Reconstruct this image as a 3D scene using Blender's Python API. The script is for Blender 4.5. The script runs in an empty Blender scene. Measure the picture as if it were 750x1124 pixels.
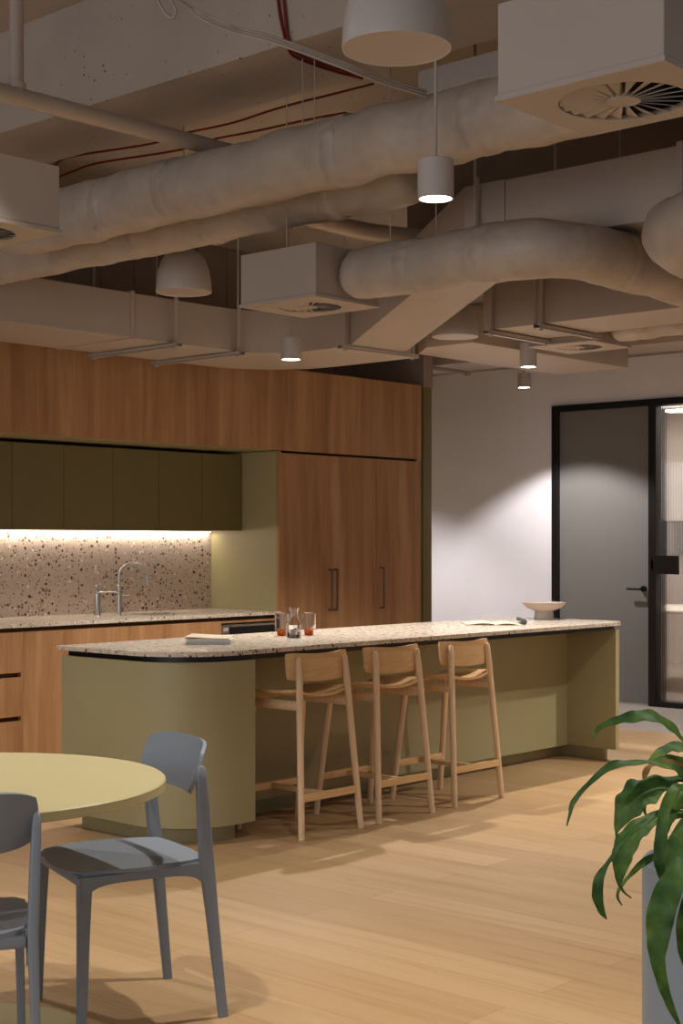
import bpy, bmesh, math, random
from mathutils import Vector, Matrix, noise
random.seed(7)
S = bpy.context.scene
COL = S.collection
PI = math.pi
CAM_H, FPX, YAW, V0 = 1.38, 1638.0, 0.7338, 595.0
FW = Vector((math.cos(YAW), math.sin(YAW), 0)); RT = Vector((math.sin(YAW), -math.cos(YAW), 0))
def at(u, v, d):
    return FW*d + RT*((u-375)/FPX*d) + Vector((0, 0, CAM_H + (V0-v)/FPX*d))

def atz(u, v, z): return at(u, v, (z-CAM_H)*FPX/(V0-v))
def atx(u, v, x):
    k = (u-375)/FPX; d = x/(FW.x+RT.x*k); return at(u, v, d)

# ------------------------------------------------------------------ materials
def srgb(r, g, b):
    f = lambda c: (c/255)/12.92 if c/255 <= 0.04045 else ((c/255+0.055)/1.055)**2.4
    return (f(r), f(g), f(b), 1)
def newmat(name, col=(0.5,0.5,0.5,1), rough=0.5, metal=0.0, spec=0.5):
    m = bpy.data.materials.new(name); m.use_nodes = True
    b = m.node_tree.nodes['Principled BSDF']
    b.inputs['Base Color'].default_value = col
    b.inputs['Roughness'].default_value = rough
    b.inputs['Metallic'].default_value = metal
    b.inputs['Specular IOR Level'].default_value = spec
    return m, m.node_tree.nodes, m.node_tree.links, b
def coords(n, l, scale=(1,1,1), rot=(0,0,0), loc=(0,0,0)):
    tc = n.new('ShaderNodeTexCoord'); mp = n.new('ShaderNodeMapping')
    mp.inputs['Scale'].default_value = scale; mp.inputs['Rotation'].default_value = rot; mp.inputs['Location'].default_value = loc
    l.new(tc.outputs['Object'], mp.inputs['Vector']); return mp.outputs['Vector']
def ramp(n, l, src, stops):
    r = n.new('ShaderNodeValToRGB'); e = r.color_ramp.elements
    while len(e) < len(stops): e.new(0.5)
    for i, (p, c) in enumerate(stops): e[i].position = p; e[i].color = c
    l.new(src, r.inputs['Fac']); return r.outputs['Color']
def noise_tex(n, l, vec, scale, detail=4, rough=0.55, dist=0):
    t = n.new('ShaderNodeTexNoise'); t.inputs['Scale'].default_value = scale; t.inputs['Detail'].default_value = detail
    t.inputs['Roughness'].default_value = rough; t.inputs['Distortion'].default_value = dist
    l.new(vec, t.inputs['Vector']); return t.outputs['Fac']
def mix(n, l, fac, a, b, mode='MIX'):
    m = n.new('ShaderNodeMix'); m.data_type = 'RGBA'; m.blend_type = mode
    for i, x in ((0, fac), (6, a), (7, b)):
        if hasattr(x, 'links') or hasattr(x, 'is_linked'): l.new(x, m.inputs[i])
        else: m.inputs[i].default_value = x
    return m.outputs[2]
def bump(n, l, b, h, strength=0.2, dist=0.01):
    bp = n.new('ShaderNodeBump'); bp.inputs['Strength'].default_value = strength; bp.inputs['Distance'].default_value = dist
    l.new(h, bp.inputs['Height']); l.new(bp.outputs['Normal'], b.inputs['Normal'])
def paint(name, c, rough=0.55, var=0.06, bs=0.0, bscale=60, spec=0.4):
    m, n, l, b = newmat(name, c, rough, 0, spec)
    v = coords(n, l); f = noise_tex(n, l, v, 3.0, 3)
    lo = tuple(x*(1-var) for x in c[:3])+(1,); hi = tuple(min(1, x*(1+var)) for x in c[:3])+(1,)
    l.new(ramp(n, l, f, [(0.3, lo), (0.7, hi)]), b.inputs['Base Color'])
    if bs: bump(n, l, b, noise_tex(n, l, v, bscale, 3), bs, 0.004)
    return m
def wood(name, c1, c2, c3, axis='Z', rough=0.45, k=1.0, board=0.0):
    m, n, l, b = newmat(name, c2, rough, 0, 0.35)
    s = {'Z': (14*k, 14*k, 0.9*k), 'X': (0.9*k, 14*k, 14*k), 'Y': (14*k, 0.9*k, 14*k)}[axis]
    v = coords(n, l, s); f1 = noise_tex(n, l, v, 1.0, 5, 0.6, 0.6)
    v2 = coords(n, l, tuple(x*7 for x in s)); f2 = noise_tex(n, l, v2, 1.0, 3, 0.6)
    base = ramp(n, l, f1, [(0.28, c1), (0.5, c2), (0.72, c3)])
    fine = ramp(n, l, f2, [(0.3, (0.86, 0.84, 0.82, 1)), (0.65, (1, 1, 1, 1))])
    c = mix(n, l, 0.7, base, fine, 'MULTIPLY')
    if board:   # vertical veneer leaves of slightly different tone
        sx = {'Z': (1/board, 0.001, 0.001)}[axis]
        w = n.new('ShaderNodeTexWhiteNoise'); w.noise_dimensions = '1D'
        sep = n.new('ShaderNodeSeparateXYZ'); l.new(coords(n, l, sx), sep.inputs[0])
        ad = n.new('ShaderNodeMath'); ad.operation = 'FLOOR'; l.new(sep.outputs[0], ad.inputs[0])
        l.new(ad.outputs[0], w.inputs['W'])
        tone = ramp(n, l, w.outputs['Value'], [(0, (0.80, 0.78, 0.76, 1)), (1, (1.0, 1.0, 1.0, 1))])
        c = mix(n, l, 0.8, c, tone, 'MULTIPLY')
    l.new(c, b.inputs['Base Color']); bump(n, l, b, f2, 0.06, 0.002)
    return m
def floor_mat():
    m, n, l, b = newmat('oak_floor', (0.5,0.3,0.15,1), 0.42, 0, 0.35)
    br = n.new('ShaderNodeTexBrick'); br.offset = 0.37; br.inputs['Scale'].default_value = 1
    br.inputs['Brick Width'].default_value = 1.9; br.inputs['Row Height'].default_value = 0.19
    br.inputs['Mortar Size'].default_value = 0.0012; br.inputs['Mortar Smooth'].default_value = 0.3
    br.inputs['Color1'].default_value = (0,0,0,1); br.inputs['Color2'].default_value = (1,1,1,1); br.inputs['Mortar'].default_value = (0.5,0.5,0.5,1)
    l.new(coords(n, l, (1,1,1), (0,0,PI/2)), br.inputs['Vector'])
    tone = ramp(n, l, br.outputs['Color'], [(0, srgb(174,140,101)), (0.5, srgb(183,149,109)), (1, srgb(190,157,117))])
    vg = coords(n, l, (16, 0.9, 16)); g = noise_tex(n, l, vg, 1, 5, 0.62, 0.9)
    grain = ramp(n, l, g, [(0.28, (0.74,0.70,0.65,1)), (0.48, (0.95,0.94,0.92,1)), (0.72, (1,1,1,1))])
    c = mix(n, l, 0.85, tone, grain, 'MULTIPLY')
    kn = n.new('ShaderNodeTexVoronoi'); kn.inputs['Scale'].default_value = 1; l.new(coords(n, l, (3.2, 1.3, 1)), kn.inputs['Vector'])
    kc = ramp(n, l, kn.outputs['Distance'], [(0.0, (0.5,0.42,0.34,1)), (0.055, (1,1,1,1))])
    c = mix(n, l, 0.7, c, kc, 'MULTIPLY')
    c = mix(n, l, br.outputs['Fac'], c, srgb(138,104,70))
    l.new(c, b.inputs['Base Color']); bump(n, l, b, g, 0.05, 0.002)
    return m
def terrazzo(name, base, scale=55, rough=0.25, pale=0.5):
    m, n, l, b = newmat(name, base, rough, 0, 0.5)
    v = coords(n, l)
    f = noise_tex(n, l, v, 30, 3)
    c = ramp(n, l, f, [(0.3, tuple(x*0.88 for x in base[:3])+(1,)), (0.7, base)])
    for sc, thr, stops, dens in ((scale, 0.34, [(0.0, srgb(28,22,20)), (0.35, srgb(84,56,42)), (0.6, srgb(120,88,70)), (0.85, srgb(52,44,40)), (1, srgb(150,110,86))], 0.42),
                           (scale*1.9, 0.36, [(0.0, srgb(70,50,40)), (0.5, srgb(150,118,98)), (1, srgb(44,38,36))], 0.45),
                           (scale*1.35, 0.40, [(0.0, srgb(236,228,216)), (1, srgb(226,214,200))], pale)):
        vo = n.new('ShaderNodeTexVoronoi'); vo.inputs['Scale'].default_value = sc; vo.inputs['Randomness'].default_value = 1.0
        wob = n.new('ShaderNodeVectorMath'); wob.operation = 'MULTIPLY_ADD'
        nt = n.new('ShaderNodeTexNoise'); nt.inputs['Scale'].default_value = sc*1.3; l.new(v, nt.inputs['Vector'])
        l.new(nt.outputs['Color'], wob.inputs[0]); wob.inputs[1].default_value = (0.014,)*3; l.new(v, wob.inputs[2])
        l.new(wob.outputs[0], vo.inputs['Vector'])
        sep = n.new('ShaderNodeSeparateColor'); l.new(vo.outputs['Color'], sep.inputs[0])
        # chip present when random channel below density and distance under a per-chip radius
        r1 = n.new('ShaderNodeMath'); r1.operation = 'LESS_THAN'; l.new(sep.outputs[0], r1.inputs[0]); r1.inputs[1].default_value = dens
        rad = n.new('ShaderNodeMath'); rad.operation = 'MULTIPLY_ADD'; l.new(sep.outputs[1], rad.inputs[0]); rad.inputs[1].default_value = thr*0.75; rad.inputs[2].default_value = thr*0.45
        r2 = n.new('ShaderNodeMath'); r2.operation = 'LESS_THAN'; l.new(vo.outputs['Distance'], r2.inputs[0]); l.new(rad.outputs[0], r2.inputs[1])
        mm = n.new('ShaderNodeMath'); mm.operation = 'MULTIPLY'; l.new(r1.outputs[0], mm.inputs[0]); l.new(r2.outputs[0], mm.inputs[1])
        chip = ramp(n, l, sep.outputs[2], stops)
        c = mix(n, l, mm.outputs[0], c, chip)
    l.new(c, b.inputs['Base Color'])
    return m
def concrete(name, c, dark):
    m, n, l, b = newmat(name, c, 0.85, 0, 0.2)
    v = coords(n, l); f = noise_tex(n, l, v, 2.2, 6, 0.6)
    base = ramp(n, l, f, [(0.3, tuple(x*0.86 for x in c[:3])+(1,)), (0.7, c)])
    vo = n.new('ShaderNodeTexVoronoi'); vo.inputs['Scale'].default_value = 24; l.new(v, vo.inputs['Vector'])
    sep = n.new('ShaderNodeSeparateColor'); l.new(vo.outputs['Color'], sep.inputs[0])
    pit = n.new('ShaderNodeMath'); pit.operation = 'LESS_THAN'; l.new(vo.outputs['Distance'], pit.inputs[0])
    pr_ = n.new('ShaderNodeMath'); pr_.operation = 'MULTIPLY_ADD'; l.new(sep.outputs[0], pr_.inputs[0]); pr_.inputs[1].default_value = 0.30; pr_.inputs[2].default_value = -0.13
    l.new(pr_.outputs[0], pit.inputs[1])
    patch = ramp(n, l, noise_tex(n, l, v, 1.7, 2), [(0.47, (0,0,0,1)), (0.56, (1,1,1,1))])
    pm = n.new('ShaderNodeMath'); pm.operation = 'MULTIPLY'; l.new(pit.outputs[0], pm.inputs[0]); l.new(patch, pm.inputs[1])
    l.new(mix(n, l, pm.outputs[0], base, dark), b.inputs['Base Color'])
    bump(n, l, b, noise_tex(n, l, v, 45, 4), 0.25, 0.006)
    return m
def emis(name, c, s):
    m, n, l, b = newmat(name, (0.9,0.9,0.9,1), 0.4)
    b.inputs['Emission Color'].default_value = c; b.inputs['Emission Strength'].default_value = s
    return m
def glass(name, c=(1,1,1,1), rough=0.0, ior=1.45):
    m, n, l, b = newmat(name, c, rough); b.inputs['Transmission Weight'].default_value = 1; b.inputs['IOR'].default_value = ior
    return m

M = {}
M['floor'] = floor_mat()
def carpet_mat():
    m, n, l, b = newmat('carpet', srgb(170,158,148), 0.95, 0, 0.1)
    v = coords(n, l); f = noise_tex(n, l, v, 130, 3); g = noise_tex(n, l, v, 9, 3)
    c = ramp(n, l, f, [(0.3, srgb(140,130,122)), (0.7, srgb(190,178,168))])
    c = mix(n, l, 0.5, c, ramp(n, l, g, [(0.35, (0.85,0.84,0.83,1)), (0.65, (1,1,1,1))]), 'MULTIPLY')
    l.new(c, b.inputs['Base Color']); bump(n, l, b, f, 0.4, 0.004); return m
M['carpet'] = carpet_mat()
M['white_wall'] = paint('white_wall', srgb(238,234,236), 0.8, 0.02, 0.05, 150)
M['putty'] = paint('putty_wall', srgb(150,134,120), 0.8, 0.04)
M['brown_wall'] = paint('brown_wall', srgb(128,108,92), 0.8, 0.06)
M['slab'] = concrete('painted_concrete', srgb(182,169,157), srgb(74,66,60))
M['shaded_slab'] = concrete('shaded_concrete', srgb(112,96,82), srgb(40,33,28))  # darker copy of the slab concrete, lack of light put into the colour
M['duct'] = paint('duct_paint', srgb(172,158,146), 0.5, 0.03, 0.03, 40)
def wrap_mat():
    m, n, l, b = newmat('duct_wrap', srgb(172,158,146), 0.42, 0, 0.45)
    v = coords(n, l); f = noise_tex(n, l, v, 7, 5, 0.6, 0.5); g = noise_tex(n, l, v, 28, 4, 0.6, 1.2)
    l.new(ramp(n, l, f, [(0.3, srgb(162,149,137)), (0.7, srgb(180,167,155))]), b.inputs['Base Color'])
    bump(n, l, b, mix(n, l, 0.45, f, g), 0.3, 0.02); return m
M['wrap'] = wrap_mat()
M['seam'] = paint('seam_tape', srgb(176,163,150), 0.5, 0.05, 0.5, 30)
M['lamp_white'] = paint('lamp_white', srgb(186,178,172), 0.35, 0.01)
M['diffuser_lens'] = paint('lamp_lens', srgb(170,158,150), 0.4, 0.01)
M['lit'] = emis('lit_lens', (1, 0.90, 0.76, 1), 12)
M['led'] = emis('led_strip', (1, 0.88, 0.72, 1), 8)
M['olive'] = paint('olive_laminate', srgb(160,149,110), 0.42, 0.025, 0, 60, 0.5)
M['olive_dark'] = paint('shaded_olive_laminate', srgb(112,100,58), 0.45, 0.025, 0, 60, 0.4)  # same olive darkened, shade on the wall cupboards put into the colour
M['table'] = paint('table_laminate', srgb(178,165,122), 0.45, 0.02)
M['joinery'] = wood('joinery_oak', srgb(142,100,64), srgb(170,124,83), srgb(190,146,102), 'Z', 0.45, 0.62)
M['joinery_h'] = wood('joinery_oak_edge', srgb(142,100,64), srgb(170,124,83), srgb(190,146,102), 'X', 0.45)
M['slot'] = paint('shadow_slot', srgb(112,76,46), 0.7)
M['ash'] = wood('ash_timber', srgb(218,182,142), srgb(231,199,160), srgb(239,210,174), 'Z', 0.4, 1.6)
M['ash_h'] = wood('ash_timber_seat', srgb(206,164,112), srgb(222,182,130), srgb(232,196,148), 'X', 0.4, 1.6)
M['terrazzo'] = terrazzo('terrazzo_top', srgb(212,196,176), 38, 0.22)
M['splash'] = terrazzo('terrazzo_splashback', srgb(200,180,164), 38, 0.4, 0.12)
M['black'] = paint('black_metal', srgb(20,18,18), 0.4, 0.03)
M['black_gap'] = paint('black_gap', srgb(16,16,18), 0.35, 0.03)
M['steel'], *_ = newmat('brushed_steel', srgb(190,184,176), 0.28, 1.0)
M['bronze'], *_ = newmat('bronze_handle', srgb(128,108,88), 0.4, 0.7)
M['door'] = paint('grey_door', srgb(126,122,118), 0.5, 0.015)
M['chair'] = paint('blue_grey_plastic', srgb(120,126,134), 0.5, 0.02, 0.05, 300)
M['glass'] = glass('clear_glass')
M['reeded'] = glass('reeded_glass', (0.93,0.93,0.93,1), 0.03)
M['amber'] = glass('amber_glass', srgb(214,100,34), 0.05)
M['amber'].node_tree.nodes['Principled BSDF'].inputs['Transmission Weight'].default_value = 0.35
M['ceramic'] = paint('speckled_ceramic', srgb(190,172,158), 0.6, 0.05, 0.1, 200)
M['ceramic_base'] = paint('grey_ceramic', srgb(176,166,160), 0.6, 0.05)
M['paper'] = paint('paper', srgb(232,224,212), 0.7, 0.03)
M['cream_paper'] = paint('cream_paper', srgb(214,196,168), 0.75, 0.04)
M['cover_blue'] = paint('blue_grey_cover', srgb(150,158,172), 0.5, 0.05)
M['cover_photo'] = paint('cream_cover', srgb(226,204,178), 0.5, 0.12)
M['rod'] = paint('galvanised_rod', srgb(176,166,156), 0.45, 0.05)
M['red'] = paint('red_cable', srgb(120,34,28), 0.5, 0.05)
M['grey_cable'] = paint('grey_cable', srgb(170,158,146), 0.5, 0.05)
M['darkvoid'] = paint('throat_shade', srgb(26,22,20), 0.8, 0.05)
M['planter'] = paint('grey_planter', srgb(136,146,154), 0.5, 0.03)
M['soil'] = paint('soil', srgb(50,38,28), 0.95, 0.3, 0.8, 60)
M['cane'] = paint('cane', srgb(110,96,60), 0.8, 0.2)
M['screen'] = paint('dark_screen', srgb(66,70,80), 0.3, 0.03)
M['warm_wall'] = paint('meeting_wall', srgb(200,190,182), 0.8, 0.03)
def leaf_mat():
    m, n, l, b = newmat('leaf', srgb(52,92,38), 0.55, 0, 0.3)
    v = coords(n, l, (1,1,1)); f = noise_tex(n, l, v, 14, 3, 0.6); g = noise_tex(n, l, v, 120, 2)
    c = ramp(n, l, f, [(0.25, srgb(38,70,32)), (0.5, srgb(70,104,42)), (0.75, srgb(118,142,56))])
    c = mix(n, l, 0.4, c, ramp(n, l, g, [(0.35, (0.8,0.85,0.75,1)), (0.65, (1,1,1,1))]), 'MULTIPLY')
    l.new(c, b.inputs['Base Color']); b.inputs['Subsurface Weight'].default_value = 0.0
    return m
M['leaf'] = leaf_mat()
M['dry_leaf'] = paint('dry_leaf', srgb(146,110,52), 0.6, 0.2)

# ------------------------------------------------------------------ mesh helpers
class MB:
    def __init__(s): s.bm = bmesh.new()
    def box(s, x0, x1, y0, y1, z0, z1, bev=0.0, seg=2):
        g = bmesh.ops.create_cube(s.bm, size=1)
        for v in g['verts']:
            v.co = Vector(((x0+x1)/2+v.co.x*(x1-x0), (y0+y1)/2+v.co.y*(y1-y0), (z0+z1)/2+v.co.z*(z1-z0)))
        if bev:
            es = list({e for v in g['verts'] for e in v.link_edges})
            bmesh.ops.bevel(s.bm, geom=es, offset=bev, segments=seg, affect='EDGES', profile=0.5)
        return s
    def tube(s, pts, r, n=12, cap=True, closed=False, squash=None, up=None):
        pts = [Vector(p) for p in pts]; k = len(pts)
        rs = r if isinstance(r, (list, tuple)) else [r]*k
        rings = []; prev = None
        for i, p in enumerate(pts):
            t = (pts[min(i+1, k-1)]-pts[max(i-1, 0)]).normalized()
            if prev is None:
                a = Vector(up) if up else (Vector((0,0,1)) if abs(t.z) < 0.9 else Vector((1,0,0)))
                nrm = (a - t*a.dot(t)).normalized()
            else: nrm = (prev - t*prev.dot(t)).normalized()
            prev = nrm; bi = t.cross(nrm)
            sq = squash or (1, 1)
            rings.append([s.bm.verts.new(p + (nrm*math.cos(2*PI*j/n)*sq[0] + bi*math.sin(2*PI*j/n)*sq[1])*rs[i]) for j in range(n)])
        for a, b in zip(rings, rings[1:]):
            for j in range(n): s.bm.faces.new((a[j], a[(j+1)%n], b[(j+1)%n], b[j]))
        if cap: s.bm.faces.new(rings[0][::-1]); s.bm.faces.new(rings[-1])
        return s
    def lathe(s, prof, cx=0, cy=0, n=32):
        rings = []
        for r, z in prof:
            rings.append([s.bm.verts.new((cx+r*math.cos(2*PI*j/n), cy+r*math.sin(2*PI*j/n), z)) for j in range(n)] if r > 1e-6 else [s.bm.verts.new((cx, cy, z))])
        for a, b in zip(rings, rings[1:]):
            for j in range(n):
                if len(a) == 1 and len(b) == 1: continue
                if len(a) == 1: s.bm.faces.new((a[0], b[j], b[(j+1)%n]))
                elif len(b) == 1: s.bm.faces.new((a[j], a[(j+1)%n], b[0]))
                else: s.bm.faces.new((a[j], a[(j+1)%n], b[(j+1)%n], b[j]))
        return s
    def prism(s, poly, z0, z1, bev=0.0):
        a = [s.bm.verts.new((x, y, z0)) for x, y in poly]; b = [s.bm.verts.new((x, y, z1)) for x, y in poly]
        k = len(poly); fb = s.bm.faces.new(a[::-1]); ft = s.bm.faces.new(b)
        for i in range(k): s.bm.faces.new((a[i], a[(i+1)%k], b[(i+1)%k], b[i]))
        if bev:
            es = list(set(fb.edges) | set(ft.edges))
            bmesh.ops.bevel(s.bm, geom=es, offset=bev, segments=2, affect='EDGES', profile=0.5)
        return s
    def strip(s, quads):
        for q in quads: s.bm.faces.new([s.bm.verts.new(Vector(p)) for p in q])
        return s
    def grid(s, f, nu, nv, thick=None):
        """f(i/nu, j/nv) -> (point, normal); closed sheet of given thickness"""
        P = [[f(i/nu, j/nv) for j in range(nv+1)] for i in range(nu+1)]
        if thick is None:
            V = [[s.bm.verts.new(p) for p in r] for r in P]
            for i in range(nu):
                for j in range(nv): s.bm.faces.new((V[i][j], V[i+1][j], V[i+1][j+1], V[i][j+1]))
            return s
        A = [[s.bm.verts.new(Vector(p)) for p in r] for r in P]
        def nr(i, j):
            a = Vector(P[min(i+1, nu)][j])-Vector(P[max(i-1, 0)][j]); b = Vector(P[i][min(j+1, nv)])-Vector(P[i][max(j-1, 0)])
            return a.cross(b).normalized()
        B = [[s.bm.verts.new(Vector(P[i][j])-nr(i, j)*thick) for j in range(nv+1)] for i in range(nu+1)]
        for i in range(nu):
            for j in range(nv):
                s.bm.faces.new((A[i][j], A[i+1][j], A[i+1][j+1], A[i][j+1]))
                s.bm.faces.new((B[i][j], B[i][j+1], B[i+1][j+1], B[i+1][j]))
        for i in range(nu):
            s.bm.faces.new((A[i][0], B[i][0], B[i+1][0], A[i+1][0])); s.bm.faces.new((A[i][nv], A[i+1][nv], B[i+1][nv], B[i][nv]))
        for j in range(nv):
            s.bm.faces.new((A[0][j], A[0][j+1], B[0][j+1], B[0][j])); s.bm.faces.new((A[nu][j], B[nu][j], B[nu][j+1], A[nu][j+1]))
        return s
    def move(s, d): bmesh.ops.translate(s.bm, vec=Vector(d), verts=s.bm.verts); return s

def base_loc(o):
    v = Vector((0,0,0))
    while o is not None: v += o.location; o = o.parent
    return v
def obj(name, mb, mat, parent=None, smooth=None, loc=None, local=False):
    me = bpy.data.meshes.new(name)
    bm = mb.bm
    bmesh.ops.recalc_face_normals(bm, faces=bm.faces)
    off = Vector((0,0,0))
    if loc is not None: off = Vector(loc)
    elif parent is not None and not local: off = base_loc(parent)
    if off.length > 0: bmesh.ops.translate(bm, vec=-off, verts=bm.verts)
    bm.to_mesh(me); bm.free()
    me.materials.append(M[mat])
    o = bpy.data.objects.new(name, me); COL.objects.link(o)
    if parent is not None: o.parent = parent
    if loc is not None: o.location = Vector(loc)
    if smooth is not None:
        for p in me.polygons: p.use_smooth = True
        try: me.set_sharp_from_angle(angle=math.radians(smooth))
        except Exception: pass
    return o
def tag(o, label, cat, group=None):
    o['label'] = label; o['category'] = cat
    if group: o['group'] = group
    return o
def thing(name, label, cat, loc=(0,0,0), rz=0, group=None):
    o = bpy.data.objects.new(name, None); COL.objects.link(o); o.empty_display_size = 0.1
    o.location = loc; o.rotation_euler = (0, 0, rz)
    return tag(o, label, cat, group)
def struct(name, mb, mat, parent=None, smooth=None):
    o = obj(name, mb, mat, parent, smooth)
    if parent is None: o['kind'] = 'structure'
    return o
def dup(root, loc, rz, label):
    r = root.copy(); COL.objects.link(r); r.location = loc; r.rotation_euler = (0,0,rz); r['label'] = label
    for ch in list(root.children):
        c = ch.copy(); COL.objects.link(c); c.parent = r
        for g in ch.children:
            d = g.copy(); COL.objects.link(d); d.parent = c
    return r
def arc(cx, cy, r, a0, a1, n=10):
    return [(cx+r*math.cos(a0+(a1-a0)*i/n), cy+r*math.sin(a0+(a1-a0)*i/n)) for i in range(n+1)]
def curve_pts(P, n=6):
    P = [Vector(p) for p in P]; out = []
    for i in range(len(P)-1):
        p0 = P[max(i-1, 0)]; p1 = P[i]; p2 = P[i+1]; p3 = P[min(i+2, len(P)-1)]
        for k in range(n):
            t = k/n
            out.append(0.5*((2*p1)+(p2-p0)*t+(2*p0-5*p1+4*p2-p3)*t*t+(3*p1-p0-3*p2+p3)*t**3))
    return out+[P[-1]]
def elbow(P, R, n=8):
    """polyline with rounded corners"""
    P = [Vector(p) for p in P]; out = [P[0]]
    for a, b, c in zip(P, P[1:], P[2:]):
        d1 = (a-b).normalized(); d2 = (c-b).normalized()
        s, e = b+d1*R, b+d2*R
        for i in range(n+1):
            t = i/n; out.append((1-t)**2*s+2*t*(1-t)*b+t*t*e)
    return out+[P[-1]]
def densify(P, step=0.05):
    out = [P[0]]
    for a, b in zip(P, P[1:]):
        k = max(1, int((b-a).length/step))
        out += [a.lerp(b, i/k) for i in range(1, k+1)]
    return out

# ------------------------------------------------------------------ setting
YF, YB = 7.19, 7.90           # joinery front plane / back wall
XW = 11.07                    # wall with the door
SLAB = 3.52
struct('floor', MB().box(-3, 9.587, -3, 10.2, -0.12, 0), 'floor')
struct('floor_carpet', MB().box(9.587, XW+4.2, -3, 10.2, -0.12, 0.0), 'carpet')
struct('ceiling', MB().box(-3, XW+0.12, -3, 10.2, SLAB, SLAB+0.15), 'slab')
struct('trim_1', MB().box(3.70, 4.14, -3, 10.1, 3.10, SLAB), 'slab')          # concrete beam
struct('trim_2', MB().box(5.60, 5.92, -3, 4.62, 2.86, SLAB), 'shaded_slab')             # second concrete beam, its shade put into a darker concrete colour
w = MB().box(1.0, 8.95, YB+0.02, YB+0.14, 0, SLAB)
struct('wall_back', w, 'brown_wall')
w = MB()
for i in range(24): w.box(2.0+i*0.29, 2.0+i*0.29+0.286, YB-0.004, YB+0.02, 2.62, SLAB, 0.003, 1)
struct('trim_3', w, 'brown_wall')                                                # boarded lining above the joinery
struct('wall_end', MB().box(8.95, 9.06, 7.22, 10.1, 2.575, SLAB), 'putty')
struct('trim_4', MB().box(8.95, 9.055, 7.225, 10.1, 0.0, 2.575), 'olive_dark')
struct('wall_far', MB().box(8.9, XW+0.12, 10.1, 10.2, 0, SLAB), 'white_wall')
DY0, DY1, DZ = 5.15, 7.457, 2.582
struct('wall_right', MB().box(XW, XW+0.12, DY1, 10.1, 0, SLAB).box(XW, XW+0.12, -3, DY0, 0, SLAB).box(XW, XW+0.12, DY0, DY1, DZ, SLAB), 'white_wall')
struct('trim_5', MB().box(XW-0.35, XW, -3, 10.1, 2.95, SLAB), 'putty')          # dropped nib above the white wall
# meeting room behind the glass
struct('wall_meeting', MB().box(XW+3.9, XW+4.0, 3.0, 9.0, 0, 3.0).box(XW+0.12, XW+4.0, 2.9, 3.0, 0, 3.0).box(XW+0.12, XW+4.0, 9.0, 9.1, 0, 3.0), 'warm_wall')
struct('ceiling_meeting', MB().box(XW+0.12, XW+4.0, 2.9, 9.1, 2.85, 2.95), 'warm_wall')

# door and window in the black frame
d = struct('door_1', MB().box(XW+0.01, XW+0.055, 6.485, 7.395, 0.012, DZ-0.055, 0.003), 'door')
fr = MB()
fr.box(XW-0.03, XW+0.13, 7.395, DY1, 0, DZ, 0.003); fr.box(XW-0.03, XW+0.13, 6.413, 6.485, 0, DZ, 0.003)
fr.box(XW-0.03, XW+0.13, 6.485, 7.395, DZ-0.055, DZ, 0.003)
obj('door_frame', fr, 'black', d)
h = obj('lever_handle', MB().tube([(XW+0.012, 6.545, 0.985), (XW-0.012, 6.545, 0.985)], 0.026, 20).tube(elbow([(XW-0.01, 6.545, 0.985), (XW-0.055, 6.545, 0.985), (XW-0.055, 6.675, 0.985)], 0.018), 0.0105, 12), 'black', d, 40)
wn = struct('window_1', MB().box(XW-0.03, XW+0.13, DY0, 6.413, DZ-0.055, DZ, 0.003).box(XW-0.03, XW+0.13, DY0, 6.413, 0, 0.045, 0.003).box(XW-0.03, XW+0.13, DY0, DY0+0.06, 0.045, DZ-0.055, 0.003), 'black')
g = MB(); NR = 92; y0, y1 = DY0+0.055, 6.416
def reed(i, j):
    y = y0+(y1-y0)*i
    return Vector((XW+0.035-0.0017*abs(math.sin(PI*NR*i)), y, 0.04+(DZ-0.09)*j))
g.grid(reed, NR*6, 1, 0.006)
obj('reeded_pane', g, 'reeded', wn)

# ------------------------------------------------------------------ kitchen joinery
# timber bulkhead
t = thing('joinery_bulkhead', 'long oak veneer bulkhead panel running above the green wall cupboards and tall doors', 'bulkhead', (6.6, YF, 2.01))
obj('front_panel', MB().box(4.3, 8.885, YF, YF+0.02, 2.012, 2.578, 0.001), 'joinery', t)
obj('underside', MB().box(4.3, 8.885, YF+0.02, YB, 2.012, 2.03), 'olive', t)
obj('top_board', MB().box(4.3, 8.885, YF+0.02, YB, 2.55, 2.57), 'brown_wall', t)
obj('end_board', MB().box(8.865, 8.885, YF+0.02, YB, 2.03, 2.55), 'joinery', t)
# tall cupboards
DZT = 1.995
def door_handle(x, z0, z1, parent, y=YF):
    m = MB().box(x-0.007, x+0.007, y-0.040, y-0.028, z0, z1, 0.002)
    m.box(x-0.007, x+0.007, y-0.03, y, z0, z0+0.014, 0.001).box(x-0.007, x+0.007, y-0.03, y, z1-0.014, z1, 0.001)
    return obj('handle', m, 'bronze', parent, 40)
t = thing('tall_cupboard', 'tall oak pantry cupboard with two doors and a pair of close bar handles', 'cupboard', (7.86, YF+0.3, 0), group='tall oak cupboards')
obj('carcass', MB().box(7.352, 8.353, YF+0.024, YB-0.005, 0.09, DZT), 'joinery', t)
obj('side_panel', MB().box(7.330, 7.352, YF+0.024, YB-0.005, 0.0, 2.008), 'olive', t)['label'] = 'olive green side panel facing the sink recess'
obj('edge_strip', MB().box(7.330, 7.352, YF, YF+0.024, 0.0, 2.008), 'joinery', t)
obj('kickboard', MB().box(7.352, 8.353, YF+0.05, YF+0.07, 0, 0.09), 'joinery', t)
for x0, x1, hx in ((7.354, 7.865, 7.838), (7.868, 8.352, 7.895)):
    dd = obj('door', MB().box(x0, x1, YF, YF+0.022, 0.095, DZT, 0.0015), 'joinery', t); door_handle(hx, 0.89, 1.19, dd)
t = thing('tall_cupboard', 'tall oak cupboard with one door and a single bar handle beside the olive end wall', 'cupboard', (8.62, YF+0.3, 0), group='tall oak cupboards')
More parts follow.
